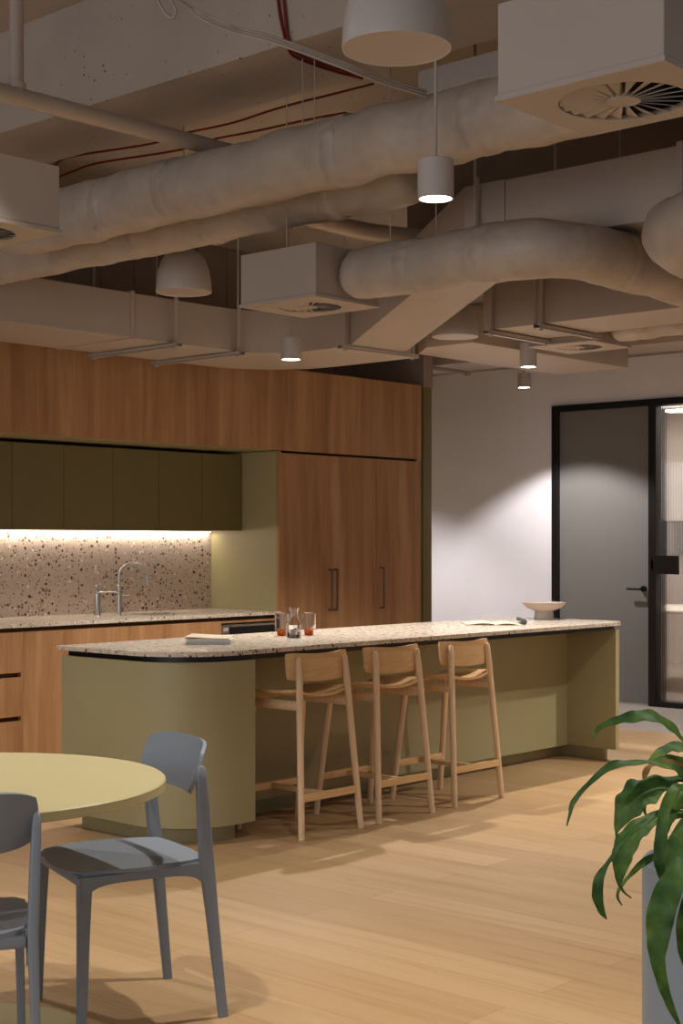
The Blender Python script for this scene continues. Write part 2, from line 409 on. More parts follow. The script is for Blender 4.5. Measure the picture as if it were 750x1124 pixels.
obj('carcass', MB().box(8.355, 8.868, YF+0.024, YB-0.005, 0.09, DZT), 'joinery', t)
obj('kickboard', MB().box(8.355, 8.868, YF+0.05, YF+0.07, 0, 0.09), 'joinery', t)
dd = obj('door', MB().box(8.356, 8.866, YF, YF+0.022, 0.095, DZT, 0.0015), 'joinery', t); door_handle(8.407, 0.888, 1.197, dd)
tag(obj('filler_strip', MB().box(8.89, 8.948, YF+0.05, YF+0.07, 0.0, 2.57), 'olive', loc=(8.92, YF+0.06, 0)), 'narrow dark olive filler strip between the oak cupboards and the end wall', 'filler')
# wall cupboards
xs = [4.60, 4.995, 5.385, 5.775, 6.167, 6.558, 6.947, 7.326]
nm = ['first olive wall cupboard at the left edge, cut off by the frame', 'second olive wall cupboard from the left, left of the taps', 'third olive wall cupboard from the left, just left of the filter tap',
      'fourth olive wall cupboard from the left, above the taps', 'fifth olive wall cupboard from the left, right of the taps', 'olive wall cupboard at the right end, beside the green tall side panel']
for i in range(1, 7):
    x0, x1 = xs[i], xs[i+1]
    t = thing('wall_cupboard', nm[i-1], 'cupboard', ((x0+x1)/2, 7.7, 1.46), group='olive wall cupboards over the splashback')
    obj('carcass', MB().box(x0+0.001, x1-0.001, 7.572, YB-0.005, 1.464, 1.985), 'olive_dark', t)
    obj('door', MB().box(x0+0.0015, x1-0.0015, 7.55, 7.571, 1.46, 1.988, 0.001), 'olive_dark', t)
t = thing('strip_light', 'thin warm led strip glowing under the olive wall cupboards', 'light', (6.1, 7.85, 1.455))
obj('channel', MB().box(4.7, 7.29, 7.838, 7.862, 1.454, 1.464), 'steel', t)
obj('lens', MB().box(4.7, 7.30, 7.841, 7.859, 1.450, 1.454), 'led', t)
tag(obj('splashback', MB().box(4.4, 7.329, 7.872, 7.90, 0.906, 1.463), 'splash', loc=(5.8, 7.88, 0.906)), 'speckled terrazzo splashback standing behind the sink counter', 'splashback')
# counter with sink cut-out
sx0, sx1, sy0, sy1 = 6.33, 6.755, 7.34, 7.66
m = MB()
m.box(4.4, sx0, 7.165, 7.87, 0.884, 0.906).box(sx1, 7.326, 7.165, 7.87, 0.884, 0.906).box(sx0, sx1, 7.165, sy0, 0.884, 0.906).box(sx0, sx1, sy1, 7.87, 0.884, 0.906)
tag(obj('countertop', m, 'terrazzo', loc=(5.8, 7.5, 0.884)), 'terrazzo sink counter along the back wall under the splashback', 'countertop')
m = MB(); 
m.box(sx0-0.01, sx1+0.01, sy0-0.01, sy0, 0.72, 0.884).box(sx0-0.01, sx1+0.01, sy1, sy1+0.01, 0.72, 0.884).box(sx0-0.01, sx0, sy0, sy1, 0.72, 0.884).box(sx1, sx1+0.01, sy0, sy1, 0.72, 0.884).box(sx0-0.01, sx1+0.01, sy0-0.01, sy1+0.01, 0.71, 0.72)
t = thing('sink', 'steel undermount sink bowl let into the terrazzo counter by the tall tap', 'sink', (6.6, 7.5, 0.71))
obj('bowl', m, 'steel', t); obj('drain', MB().lathe([(0, 0.724), (0.035, 0.724), (0.04, 0.72), (0, 0.72)], 6.54, 7.5, 20), 'steel', t, 40)
# base cupboards
t = thing('drawer_unit', 'oak base unit with three drawers and dark finger slots at the left edge', 'drawers', (4.8, 7.5, 0))
obj('carcass', MB().box(4.4, 5.204, 7.24, YB-0.01, 0.09, 0.86), 'slot', t)
obj('kickboard', MB().box(4.4, 5.204, 7.26, 7.28, 0, 0.09), 'joinery', t)
for z0, z1 in ((0.622, 0.858), (0.368, 0.595), (0.095, 0.341)):
    obj('drawer', MB().box(4.402, 5.192, YF, YF+0.022, z0, z1, 0.001), 'joinery', t)
obj('stile', MB().box(5.192, 5.204, YF, YF+0.022, 0.095, 0.858), 'joinery', t)
for x0, x1, lb in ((5.206, 6.00, 'plain oak base cupboard right of the drawers, below the filter tap'), (6.002, 6.772, 'plain oak sink base cupboard left of the steel appliance')):
    t = thing('base_cupboard', lb, 'cupboard', ((x0+x1)/2, 7.5, 0), group='oak base cupboards')
    if x0 > 6: obj('carcass', MB().box(x0, x1, 7.22, YB-0.01, 0.09, 0.70), 'joinery', t)
    else: obj('carcass', MB().box(x0, x1, 7.22, YB-0.01, 0.09, 0.86), 'joinery', t)
    obj('kickboard', MB().box(x0, x1, 7.26, 7.28, 0, 0.09), 'joinery', t)
    for a, b in ((x0, x1),):
        obj('door', MB().box(a-0.0005, b+0.0005, YF, YF+0.022, 0.095, 0.858, 0.001), 'joinery', t)
tag(obj('shadow_rail', MB().box(4.4, 7.326, 7.235, 7.25, 0.858, 0.884), 'slot', loc=(5.8, 7.24, 0.858)), 'dark recessed finger rail below the sink counter', 'rail')
t = thing('appliance_housing', 'oak housing with a timber rail above the built-in steel appliance', 'cupboard', (7.05, 7.5, 0))
obj('top_rail', MB().box(6.774, 7.326, YF, YF+0.022, 0.842, 0.858), 'joinery', t)
obj('side', MB().box(6.774, 6.786, YF+0.0, 7.86, 0.095, 0.842), 'joinery', t); obj('side', MB().box(7.31, 7.326, YF+0.0, 7.86, 0.095, 0.842), 'joinery', t)
obj('shelf', MB().box(6.786, 7.31, YF+0.05, 7.86, 0.34, 0.36), 'joinery', t); obj('lower_door', MB().box(6.787, 7.309, YF, YF+0.022, 0.095, 0.36, 0.001), 'joinery', t)
t = thing('built_in_oven', 'stainless steel built-in appliance with a black glass front below the sink counter', 'oven', (7.05, 7.4, 0.365))
obj('frame', MB().box(6.79, 7.306, YF-0.004, 7.6, 0.365, 0.832, 0.003), 'steel', t)
obj('glass_front', MB().box(6.862, 7.28, YF-0.012, YF-0.004, 0.42, 0.815, 0.003), 'black', t)
obj('badge', MB().box(6.80, 6.845, YF-0.008, YF-0.004, 0.788, 0.812, 0.001), 'rod', t)
obj('handle', MB().tube([(6.90, YF-0.045, 0.745), (7.25, YF-0.045, 0.745)], 0.008, 10).tube([(6.92, YF-0.045, 0.745), (6.92, YF-0.01, 0.745)], 0.006, 8).tube([(7.23, YF-0.045, 0.745), (7.23, YF-0.01, 0.745)], 0.006, 8), 'steel', t, 40)
# tall tap
tx, ty, tz = 6.285, 7.63, 0.906
t = thing('kitchen_tap', 'tall steel gooseneck tap with a high hooked spout in front of the splashback', 'tap', (tx, ty, tz))
obj('body', MB().lathe([(0, tz), (0.026, tz), (0.026, tz+0.008), (0.0185, tz+0.012), (0.0185, tz+0.19), (0.012, tz+0.195), (0, tz+0.195)], tx, ty, 24), 'steel', t, 40)
sp = [(tx, ty, tz+0.19), (tx, ty, tz+0.25)] + [(tx+0.082-0.082*math.cos(a), ty-0.045+0.045*math.cos(a), tz+0.25+0.082*math.sin(a)) for a in [PI*i/16 for i in range(1, 17)]] + [(tx+0.164, ty-0.09, tz+0.185)]
obj('spout', MB().tube(sp, 0.0098, 14), 'steel', t, 50)
obj('lever', MB().tube([(tx+0.018, ty-0.004, tz+0.118), (tx+0.075, ty-0.02, tz+0.120)], 0.0055, 10), 'steel', t, 50)
fx, fy = 6.085, 7.605
t = thing('filter_tap', 'short steel filtered water tap with a tilted lever left of the tall tap', 'tap', (fx, fy, tz))
obj('body', MB().lathe([(0, tz), (0.024, tz), (0.021, tz+0.006), (0.021, tz+0.135), (0.010, tz+0.139), (0.010, tz+0.165), (0, tz+0.165)], fx, fy, 24), 'steel', t, 40)
obj('spout', MB().tube(curve_pts([(fx, fy, tz+0.148), (fx+0.05, fy-0.02, tz+0.150), (fx+0.105, fy-0.045, tz+0.150), (fx+0.128, fy-0.055, tz+0.138)]), 0.0065, 10), 'steel', t, 50)
lv = MB().lathe([(0, -0.009), (0.022, -0.006), (0.026, 0), (0.022, 0.006), (0, 0.009)], 0, 0, 24)
bmesh.ops.rotate(lv.bm, cent=(0,0,0), matrix=Matrix.Rotation(math.radians(35), 3, 'Y'), verts=lv.bm.verts)
lv.move((fx, fy, tz+0.178)); obj('lever', lv, 'steel', t, 40)

# ------------------------------------------------------------------ island
IX0, IX1 = 4.44, 8.165
t = thing('kitchen_island', 'long olive green kitchen island with rounded ends and a recessed knee space', 'island', (6.3, 5.4, 0))
pl = [(IX0, 5.82)] + arc(IX0+0.34, 4.95+0.34, 0.34, PI, 1.5*PI, 18) + [(4.89, 4.95), (4.89, 5.82)]
obj('end_panel', MB().prism(pl, 0.082, 0.834, 0.002), 'olive', t, 30)
pr_ = [(8.07, 5.82), (8.07, 4.97)] + arc(IX1-0.075, 4.97+0.075, 0.075, -PI/2, 0, 14) + [(IX1, 5.82)]
obj('end_panel', MB().prism(pr_, 0.082, 0.834, 0.002), 'olive', t, 30)
obj('knee_panel', MB().box(4.89, 8.07, 5.33, 5.82, 0.082, 0.834), 'olive', t)
o_ = 0.075
pk = [(IX0+o_, 5.76)] + arc(IX0+o_+0.28, 4.95+o_+0.28, 0.28, PI, 1.5*PI, 14) + [(4.83, 4.95+o_), (4.83, 5.41), (8.115, 5.41), (8.115, 5.08)] + arc(8.145, 5.09, 0.01, -PI/2, 0, 4) + [(8.155, 5.76)]
obj('plinth', MB().prism(pk, 0.0, 0.084), 'olive', t, 30)
gp = [(IX0+0.025, 5.80)] + arc(IX0+0.34, 4.94+0.34, 0.315, PI, 1.5*PI, 16) + arc(IX1-0.13, 4.96+0.13, 0.115, -PI/2, 0, 12) + [(IX1-0.015, 5.80)]
obj('shadow_gap', MB().prism(gp, 0.834, 0.861), 'black_gap', t, 30)['label'] = 'black recessed band under the stone top'
sl = [(4.415, 5.83)] + arc(4.415+0.36, 4.93+0.36, 0.36, PI, 1.5*PI, 18) + arc(8.18-0.16, 4.93+0.16, 0.16, -PI/2, 0, 14) + [(8.18, 5.83)]
tag(obj('countertop', MB().prism(sl, 0.861, 0.882, 0.003), 'terrazzo', None, 30, loc=(6.3, 5.4, 0.861)), 'pale terrazzo slab with rounded corners lying on the olive island', 'countertop')
ZT = 0.882
# carafe and tumblers
def tumbler(x, y, label):
    t = thing('tumbler', label, 'glass', (x, y, ZT), group='tumblers beside the carafe')
    obj('glass', MB().lathe([(0, ZT+0.036), (0.033, ZT+0.036), (0.0345, ZT+0.118), (0.0365, ZT+0.119), (0.0365, ZT+0.0365), (0, ZT+0.0365+0.0005)], x, y, 28), 'glass', t, 50)
    obj('amber_foot', MB().lathe([(0, ZT+0.0005), (0.020, ZT+0.0005), (0.0245, ZT+0.008), (0.0245, ZT+0.026), (0.019, ZT+0.0355), (0, ZT+0.0358)], x, y, 24), 'amber', t, 50)['label'] = 'solid amber glass foot'
    return t
tumbler(5.684, 5.555, 'clear tumbler with an amber foot left of the glass carafe')
tumbler(5.80, 5.465, 'clear tumbler with an amber foot right of the glass carafe')
cx, cy = 5.62, 5.405
t = thing('carafe', 'clear glass carafe with a narrow neck and flared rim half full of water', 'carafe', (cx, cy, ZT))
po = [(0.030, 0.001), (0.038, 0.006), (0.0415, 0.03), (0.041, 0.06), (0.034, 0.085), (0.0235, 0.105), (0.021, 0.12), (0.024, 0.138), (0.030, 0.156)]
pi_ = [(r-0.002, max(z, 0.006)) for r, z in po]
obj('body', MB().lathe([(0, ZT+0.001)]+[(r, ZT+z) for r, z in po]+[(r, ZT+z) for r, z in pi_[::-1]]+[(0, ZT+0.006)], cx, cy, 32), 'glass', t, 60)
obj('water', MB().lathe([(0, ZT+0.0065), (0.035, ZT+0.0075), (0.0392, ZT+0.03), (0.0388, ZT+0.058), (0.0372, ZT+0.066), (0, ZT+0.066)], cx, cy, 32), 'glass', t, 60)
# magazines
def mag(x, y, z, rz, w, h, th, cover, label, curl=0.0):
    t = thing('magazine', label, 'magazine', (x, y, z), rz, 'magazines stacked on the island')
    obj('pages', MB().box(-w/2+0.002, w/2-0.002, -h/2+0.002, h/2-0.002, 0.001, th-0.001), 'paper', t, local=True)
    def f(i, j, zz=th):
        return Vector((-w/2+w*i, -h/2+h*j, zz+curl*(1-i)**2*0.5))
    m = MB().grid(lambda i, j: f(i, j), 10, 2, 0.0012); m.box(-w/2, w/2, -h/2, h/2, 0, 0.001).box(-w/2, -w/2+0.0015, -h/2, h/2, 0.001, th)
    obj('cover', m, cover, t, local=True)
    return t
rm = math.radians(-48)
mag(5.055, 5.43, ZT+0.0005, rm, 0.215, 0.275, 0.011, 'cover_blue', 'blue grey magazine at the bottom of the stack on the island end')
mag(5.057, 5.432, ZT+0.0120, rm+0.03, 0.215, 0.275, 0.011, 'paper', 'white magazine in the middle of the stack on the island end')
mag(5.053, 5.435, ZT+0.0235, rm-0.02, 0.215, 0.275, 0.006, 'cover_photo', 'cream magazine with a curling cover on top of the stack on the island end', 0.016)
# open magazine
om = thing('open_magazine', 'open magazine lying spread with a rolled dark page edge near the bowl', 'magazine', tuple(atz(541, 685, ZT)), math.radians(-48))
def page(sgn):
    def f(i, j):
        x = sgn*0.175*i
        return Vector((x, -0.14+0.28*j, 0.003+0.012*math.sin(PI*min(1, i*1.15))*(1-i*0.55)))
    return f
obj('left_pages', MB().grid(page(-1), 14, 2, 0.003), 'cream_paper', om, 60, local=True)
obj('right_pages', MB().grid(page(1), 14, 2, 0.003), 'cream_paper', om, 60, local=True)
rc = []
for k in range(15):
    a = -PI/2 + k*0.36; r = 0.019-0.0006*k; rc.append((0.172+r*math.cos(a)*1.15, 0.021+r*math.sin(a)))
m = MB()
def roll(i, j):
    k = min(13, int(i*14)); q = i*14-k; a, b = rc[k], rc[k+1]
    return Vector((a[0]*(1-q)+b[0]*q, -0.14+0.28*j, a[1]*(1-q)+b[1]*q))
obj('rolled_page', m.grid(roll, 28, 2, 0.0015), 'screen', om, 60, local=True)['label'] = 'dark printed page rolled over at the edge'
# footed bowl
bx, by = 8.0, 5.46
t = thing('footed_bowl', 'shallow pale ceramic bowl on a cylindrical foot at the far end of the island', 'bowl', (bx, by, ZT))
obj('foot', MB().lathe([(0, ZT), (0.062, ZT), (0.064, ZT+0.004), (0.058, ZT+0.062), (0, ZT+0.062)], bx, by, 36), 'ceramic_base', t, 40)
obj('dish', MB().lathe([(0, ZT+0.055), (0.06, ZT+0.056), (0.11, ZT+0.075), (0.137, ZT+0.103), (0.140, ZT+0.110), (0.135, ZT+0.109), (0.105, ZT+0.084), (0.05, ZT+0.068), (0, ZT+0.066)], bx, by, 48), 'ceramic', t, 50)

# ------------------------------------------------------------------ bar stools (local: x right, y towards the counter)
def make_stool(label):
    t = thing('bar_stool', label, 'stool', group='pale timber bar stools along the island')
    def taper(a, b, r0=0.0155, r1=0.0175):
        a, b = Vector(a), Vector(b); n = 8
        return [a.lerp(b, i/n) for i in range(n+1)], [r0+(r1-r0)*i/n for i in range(n+1)]
    for sx in (-1, 1):
        P, R = taper((sx*0.207, -0.212, 0), (sx*0.160, -0.150, 0.828)); R[-1] = 0.013
        P.append(P[-1]+Vector((0, 0.003, 0.010))); R.append(0.006)
        obj('leg', MB().tube(P, R, 14), 'ash', t, 50, local=True)
        P, R = taper((sx*0.207, 0.212, 0), (sx*0.172, 0.140, 0.632))
        obj('leg', MB().tube(P, R, 14), 'ash', t, 50, local=True)
        obj('seat_rail', MB().tube([(sx*0.173, -0.166, 0.614), (sx*0.173, 0.142, 0.614)], 0.018, 8, squash=(1.25, 0.75)), 'ash', t, 50, local=True)
    for sy, yy in ((-1, -0.198), (1, 0.190)):
        obj('stretcher', MB().box(-0.196, 0.196, yy-0.011, yy+0.011, 0.172, 0.208, 0.004), 'ash_h', t, 40, local=True)
    obj('stretcher', MB().box(-0.016, 0.016, -0.19, 0.18, 0.176, 0.200, 0.004), 'ash_h', t, 40, local=True)['label'] = 'middle bar joining the front and rear stretchers'
    def seat(i, j):
        x = -0.205+0.41*i; y = -0.165+0.37*j
        q = abs(2*i-1)
        # rounded corners in plan
        e = abs(2*j-1); x *= 1-0.10*e**4; y = 0.02+(y-0.02)*(1-0.10*q**4)
        return Vector((x, y, 0.652+0.030*q**2.2+0.010*(1-j)**3-0.028*max(0, j-0.62)**2*6))
    obj('seat', MB().grid(seat, 20, 16, 0.013), 'ash_h', t, 60, local=True)
    def back(i, j):
        w = 0.207; x = -w+2*w*i; q = abs(2*i-1); 
        z = 0.722+0.130*j; zc = 0.787; z = zc+(z-zc)*(1-0.10*q**8)+0.010*q*q
        return Vector((x*(1-0.025*abs(2*j-1)**6), -0.150+0.036*q**2+(z-0.722)*0.10, z))
    obj('backrest', MB().grid(back, 20, 10, -0.014), 'ash_h', t, 60, local=True)
    return t
s0 = make_stool('pale timber bar stool nearest the camera, first from the rounded end of the island')
s0.location = (5.205, 4.967, 0); s0.rotation_euler = (0, 0, 0.0)
dup(s0, (5.757, 4.967, 0), -0.01, 'middle one of the three pale timber bar stools at the island')
dup(s0, (6.358, 4.967, 0), 0.0, 'pale timber bar stool farthest from the camera, standing apart on the right')

# ------------------------------------------------------------------ cafe table and chairs
TX, TY = 2.337, 3.513
t = thing('cafe_table', 'round pale green laminate cafe table on a disc base at the left edge', 'table', (TX, TY, 0))
obj('tabletop', MB().lathe([(0, 0.697), (0.5545, 0.697), (0.5585, 0.700), (0.5585, 0.722), (0.5555, 0.725), (0, 0.725)], TX, TY, 96), 'table', t, 40)
obj('column', MB().lathe([(0, 0.012), (0.036, 0.012), (0.036, 0.69), (0.11, 0.69), (0.11, 0.697), (0, 0.697)], TX, TY, 32), 'olive', t, 40)
obj('disc_base', MB().lathe([(0, 0), (0.355, 0), (0.36, 0.003), (0.36, 0.007), (0.35, 0.010), (0, 0.010)], TX, TY, 72), 'table', t, 40)

def rrect(P, a, b, up, n=10):
    """tapered rounded-rectangle leg through points P; a, b half sizes along side and depth"""
    return P
def make_chair(label):
    t = thing('dining_chair', label, 'chair', group='blue grey dining chairs at the cafe table')
    def leg(P, wid, dep):
        mb = MB(); k = len(P); rings = []
        for (p, w_, d_) in zip(P, wid, dep):
            p = Vector(p); c = min(w_, d_)*0.45; r = []
            for sx, sy, a0 in ((1, 1, 0), (-1, 1, PI/2), (-1, -1, PI), (1, -1, 1.5*PI)):
                for q in range(4):
                    a = a0+q*PI/6
                    r.append(mb.bm.verts.new(p+Vector((sx*(w_-c)+c*math.cos(a), sy*(d_-c)+c*math.sin(a), 0))))
            rings.append(r)
        n = len(rings[0])
        for a, b in zip(rings, rings[1:]):
            for j in range(n): mb.bm.faces.new((a[j], a[(j+1)%n], b[(j+1)%n], b[j]))
        mb.bm.faces.new(rings[0][::-1]); mb.bm.faces.new(rings[-1])
        return mb
    for s in (-1, 1):
        zs = [0, 0.15, 0.30, 0.40, 0.45, 0.52, 0.62, 0.70, 0.728, 0.737]
        P = [(s*(0.216-0.012*min(1, z/0.45)+0.012*max(0, (z-0.45)/0.28)), 0.0+0.105*z-0.006*max(0, (z-0.5)/0.23), z) for z in zs]
        obj('leg', leg(P, [0.0095, 0.010, 0.011, 0.012, 0.0125, 0.0125, 0.012, 0.011, 0.009, 0.004], [0.0135, 0.0155, 0.018, 0.0205, 0.0215, 0.0205, 0.018, 0.0155, 0.012, 0.005]), 'chair', t, 50, local=True)
        zs = [0, 0.15, 0.30, 0.40, 0.445]
        P = [(s*(0.206-0.010*z/0.45), 0.425-0.012*z/0.45, z) for z in zs]
        obj('leg', leg(P, [0.0095, 0.010, 0.011, 0.012, 0.0125], [0.0135, 0.0155, 0.018, 0.021, 0.022]), 'chair', t, 50, local=True)
        # side rail flaring into both legs
        m = MB(); prof = []
        N = 24; xin = s*0.201
        top, bot = [], []
        for i in range(N+1):
            y = 0.045+(0.425-0.045)*i/N; e = min(i, N-i)/N
            fl = 0.050*math.exp(-((min(y-0.045, 0.425-y))/0.028)**1.0)
            top.append((y, 0.449+0.003*math.cos(PI*i/N))); bot.append((y, 0.424-fl))
        ring = []
        for xx in (xin-0.0115, xin+0.0115):
            ring.append(([m.bm.verts.new((xx, y, z)) for y, z in top], [m.bm.verts.new((xx, y, z)) for y, z in bot]))
        (ta, ba), (tb, bb) = ring
        for i in range(N):
            m.bm.faces.new((ta[i], ta[i+1], ba[i+1], ba[i])); m.bm.faces.new((tb[i+1], tb[i], bb[i], bb[i+1]))
            m.bm.faces.new((ta[i+1], ta[i], tb[i], tb[i+1])); m.bm.faces.new((ba[i], ba[i+1], bb[i+1], bb[i]))
        m.bm.faces.new((ta[0], ba[0], bb[0], tb[0])); m.bm.faces.new((ta[N], tb[N], bb[N], ba[N]))
        obj('side_rail', m, 'chair', t, 40, local=True)
    obj('cross_rail', MB().box(-0.19, 0.19, 0.405, 0.43, 0.418, 0.448, 0.006), 'chair', t, 40, local=True)
    obj('cross_rail', MB().box(-0.19, 0.19, 0.035, 0.06, 0.418, 0.448, 0.006), 'chair', t, 40, local=True)
    def seat(i, j):
        a, b = 2*i-1, 2*j-1
        # superellipse mapping of a square onto a rounded square
        x = a*math.sqrt(1-b*b*0.30)*0.222; y = 0.232+b*math.sqrt(1-a*a*0.30)*0.216
        x *= 1-0.06*(1-j)
        return Vector((x, y, 0.460-0.010*(1-a*a)*(1-0.3*b*b)-0.012*max(0, j-0.75)**2*16*0.4))
    obj('seat', MB().grid(seat, 24, 24, 0.011), 'chair', t, 60, local=True)
    def back(i, j):
        a = 2*i-1; b = 2*j-1
        x = a*0.214*math.sqrt(1-b*b*0.10); zc = 0.715; z = zc+b*0.076*math.sqrt(max(0.05, 1-abs(a)**5*0.45))
        y = 0.022+0.054*abs(a)**2.2-(z-0.715)*0.32
        x *= 1+0.05*(j)
        return Vector((x, y, z))
    obj('backrest', MB().grid(back, 26, 12, 0.011), 'chair', t, 60, local=True)
    return t
c1 = make_chair('blue grey plastic dining chair fully in view between the table and the island')
hd = math.atan2(0.335, -0.942)
c1.location = (3.064, 3.365, 0); c1.rotation_euler = (0, 0, hd-PI/2)
h2 = math.radians(58)
tp = at(41, 889, (CAM_H-0.742)*FPX/(889-V0))
hx, hy = math.cos(h2), math.sin(h2)
rx, ry = hy, -hx
c2loc = (tp.x-0.216*rx-0.055*hx, tp.y-0.216*ry-0.055*hy, 0)
dup(c1, c2loc, h2-PI/2, 'blue grey plastic dining chair cut off by the left edge, seen from behind')

# ------------------------------------------------------------------ services at the ceiling
def rect_duct(name, label, poly, z0, z1, group='rectangular ducts', seams=()):
    cx = sum(p[0] for p in poly)/len(poly); cy = sum(p[1] for p in poly)/len(poly)
    t = thing(name, label, 'duct', (cx, cy, z0), group=group)
    obj('casing', MB().prism(poly, z0, z1, 0.006), 'duct', t, 30)
    for (a, b) in seams:
        obj('flange', MB().box(a[0], b[0], a[1], b[1], z0-0.006, z1+0.012, 0.003), 'duct', t)
    return t
def arc2(cx, cy, r, d0, d1, n=12): return arc(cx, cy, r, math.radians(d0), math.radians(d1), n)
# supply duct A with elbow, diagonal run, then towards the camera
polyA = [(2.4, 6.34), (6.05, 6.34)] + arc2(6.05, 6.02, 0.32, 90, 0)[1:] + [(6.37, 5.69), (6.83, 5.66), (7.05, 5.78), (7.05, 6.45)] + arc2(6.50, 6.45, 0.55, 0, 90)[1:] + [(2.4, 7.0)]
rect_duct('rectangular_duct', 'wide flat cream duct crossing in front of the oak bulkhead with a curved elbow', polyA, 2.50, 2.748, seams=(((5.30, 6.334), (5.33, 7.006)),))
polyD = [(6.368, 5.684), (4.575, 3.49), (4.575, 3.30), (5.066, 3.30), (5.066, 3.63), (6.828, 5.655)]
rect_duct('rectangular_duct', 'flat cream duct running diagonally overhead from the elbow, crossing behind the wrapped branch', polyD, 2.50, 2.746)
rect_duct('rectangular_duct', 'flat cream duct overhead heading to the right edge behind the lower wrapped branch', [(4.575, -1.5), (5.066, -1.5), (5.066, 3.296), (4.575, 3.296)], 2.50, 2.742, seams=(((4.569, 2.55), (5.072, 2.575)),))
rect_duct('rectangular_duct', 'flat cream duct at the upper right hung on a channel left of the square diffuser', [(6.38, -1.5), (6.85, -1.5), (6.85, 4.74), (6.38, 4.74)], 2.50, 2.76, seams=(((6.374, 4.40), (6.856, 4.42)),))
rect_duct('rectangular_duct', 'short flat cream duct behind the farthest dome lamp', [(6.90, 5.20), (8.6, 5.20), (8.6, 5.77), (7.10, 5.77), (6.90, 5.55)], 2.53, 2.75)
rect_duct('rectangular_duct', 'distant flat cream duct hung above the white wall on small hangers', [(9.3, 3.0), (9.75, 3.0), (9.75, 7.9), (9.3, 7.9)], 2.78, 3.0)
rect_duct('rectangular_duct', 'grey faced duct tucked under the concrete beam above the thick wrapped pipe', [(4.16, -1.5), (4.50, -1.5), (4.50, 3.38), (4.16, 3.38)], 2.90, 3.07)

def round_duct(label, pts, r, seams=(), amp=0.010, n=28, tapes=True, hang=()):
    P = densify([Vector(p) for p in pts], 0.035)
    t = thing('round_duct', label, 'duct', tuple(P[len(P)//2]-Vector((0,0,r))), group='round insulated ducts')
    mb = MB(); rings = []; prev = None; k = len(P)
    L = 0; lens = [0]
    for a, b in zip(P, P[1:]): L += (b-a).length; lens.append(L)
    frames = []
    for i, p in enumerate(P):
        tt = (P[min(i+1, k-1)]-P[max(i-1, 0)]).normalized()
        nrm = Vector((0,0,1)); nrm = (nrm-tt*nrm.dot(tt)).normalized(); bi = tt.cross(nrm)
        frames.append((nrm, bi))
        ring = []
        for j in range(n):
            a = 2*PI*j/n; dirv = nrm*math.cos(a)+bi*math.sin(a)
            q = p+dirv*r
            w_ = noise.noise(q*5.5)*amp+noise.noise(q*16+Vector((9,3,1)))*amp*0.35
            for s in seams: w_ -= 0.004*math.exp(-((lens[i]-s)/0.018)**2)
            e = min(lens[i], L-lens[i]); 
            if e < 0.05: w_ -= r*0.28*(1-e/0.05)**2
            ring.append(mb.bm.verts.new(q+dirv*w_))
        rings.append(ring)
    for a, b in zip(rings, rings[1:]):
        for j in range(n): mb.bm.faces.new((a[j], a[(j+1)%n], b[(j+1)%n], b[j]))
    mb.bm.faces.new(rings[0][::-1]); mb.bm.faces.new(rings[-1])
    obj('wrap', mb, 'wrap', t, 60)
    for hf in hang:
        p = P[int(hf*(k-1))]
        obj('suspension_rod', MB().tube([(p.x, p.y, p.z+r*0.9), (p.x, p.y, SLAB)], 0.003, 6), 'rod', t)
    for s in seams:
        i = min(range(k), key=lambda q: abs(lens[q]-s)); tt = (P[min(i+1, k-1)]-P[max(i-1, 0)]).normalized(); nrm, bi = frames[i]
        m = MB(); R0 = []; 
        for off, rr in ((-0.034, r-0.004), (-0.026, r+0.002), (0.026, r+0.002), (0.034, r-0.004)):
            ring = []
            for j in range(n*2):
                a = PI*j/n; q = P[i]+(nrm*math.cos(a)+bi*math.sin(a))*rr
                dv_ = nrm*math.cos(a)+bi*math.sin(a); q0 = P[i]+dv_*r; w_ = noise.noise(q0*5.5)*amp+noise.noise(q0*16+Vector((9,3,1)))*amp*0.35
                ring.append(m.bm.verts.new(q+tt*(off+0.012*noise.noise(q*30))+dv_*(w_+0.006*noise.noise(q*42))))
            R0.append(ring)
        for a, b in zip(R0, R0[1:]):
            for j in range(n*2): m.bm.faces.new((a[j], a[(j+1)%(n*2)], b[(j+1)%(n*2)], b[j]))
        if tapes: obj('tape_band', m, 'wrap', t, 60)
    return t
round_duct('thick wrapped round duct crossing the whole ceiling beneath the concrete beam', [(3.85, 5.45, 2.735), (3.85, -1.0, 2.735)], 0.118, seams=(0.75, 1.12, 2.0, 2.6, 3.3), amp=0.016)
round_duct('second wrapped round duct lying just behind and below the thick one, ending past the middle', [(4.21, 6.25, 2.745), (4.21, 3.42, 2.745)], 0.132, seams=(1.35, 1.75, 2.45), amp=0.016)
round_duct('wrapped round branch duct leaving the middle diffuser box and bending to the right', elbow([(4.265, 3.80, 2.40), (4.265, 2.85, 2.395), (6.9, 2.85, 2.37)], 0.24), 0.100, seams=(0.32, 0.66, 1.25, 1.75), amp=0.010)
round_duct('wrapped round duct elbow at the right edge in front of the branch duct', elbow([(5.4, 2.45, 2.375), (4.24, 2.45, 2.375), (4.24, 0.6, 2.40)], 0.20), 0.118, seams=(0.75, 1.5), amp=0.016)
round_duct('small wrapped duct entering the distant square diffuser from the right', [(7.12, 4.40, 2.57), (7.12, 2.2, 2.57)], 0.085, seams=(0.2, 0.6), amp=0.008)

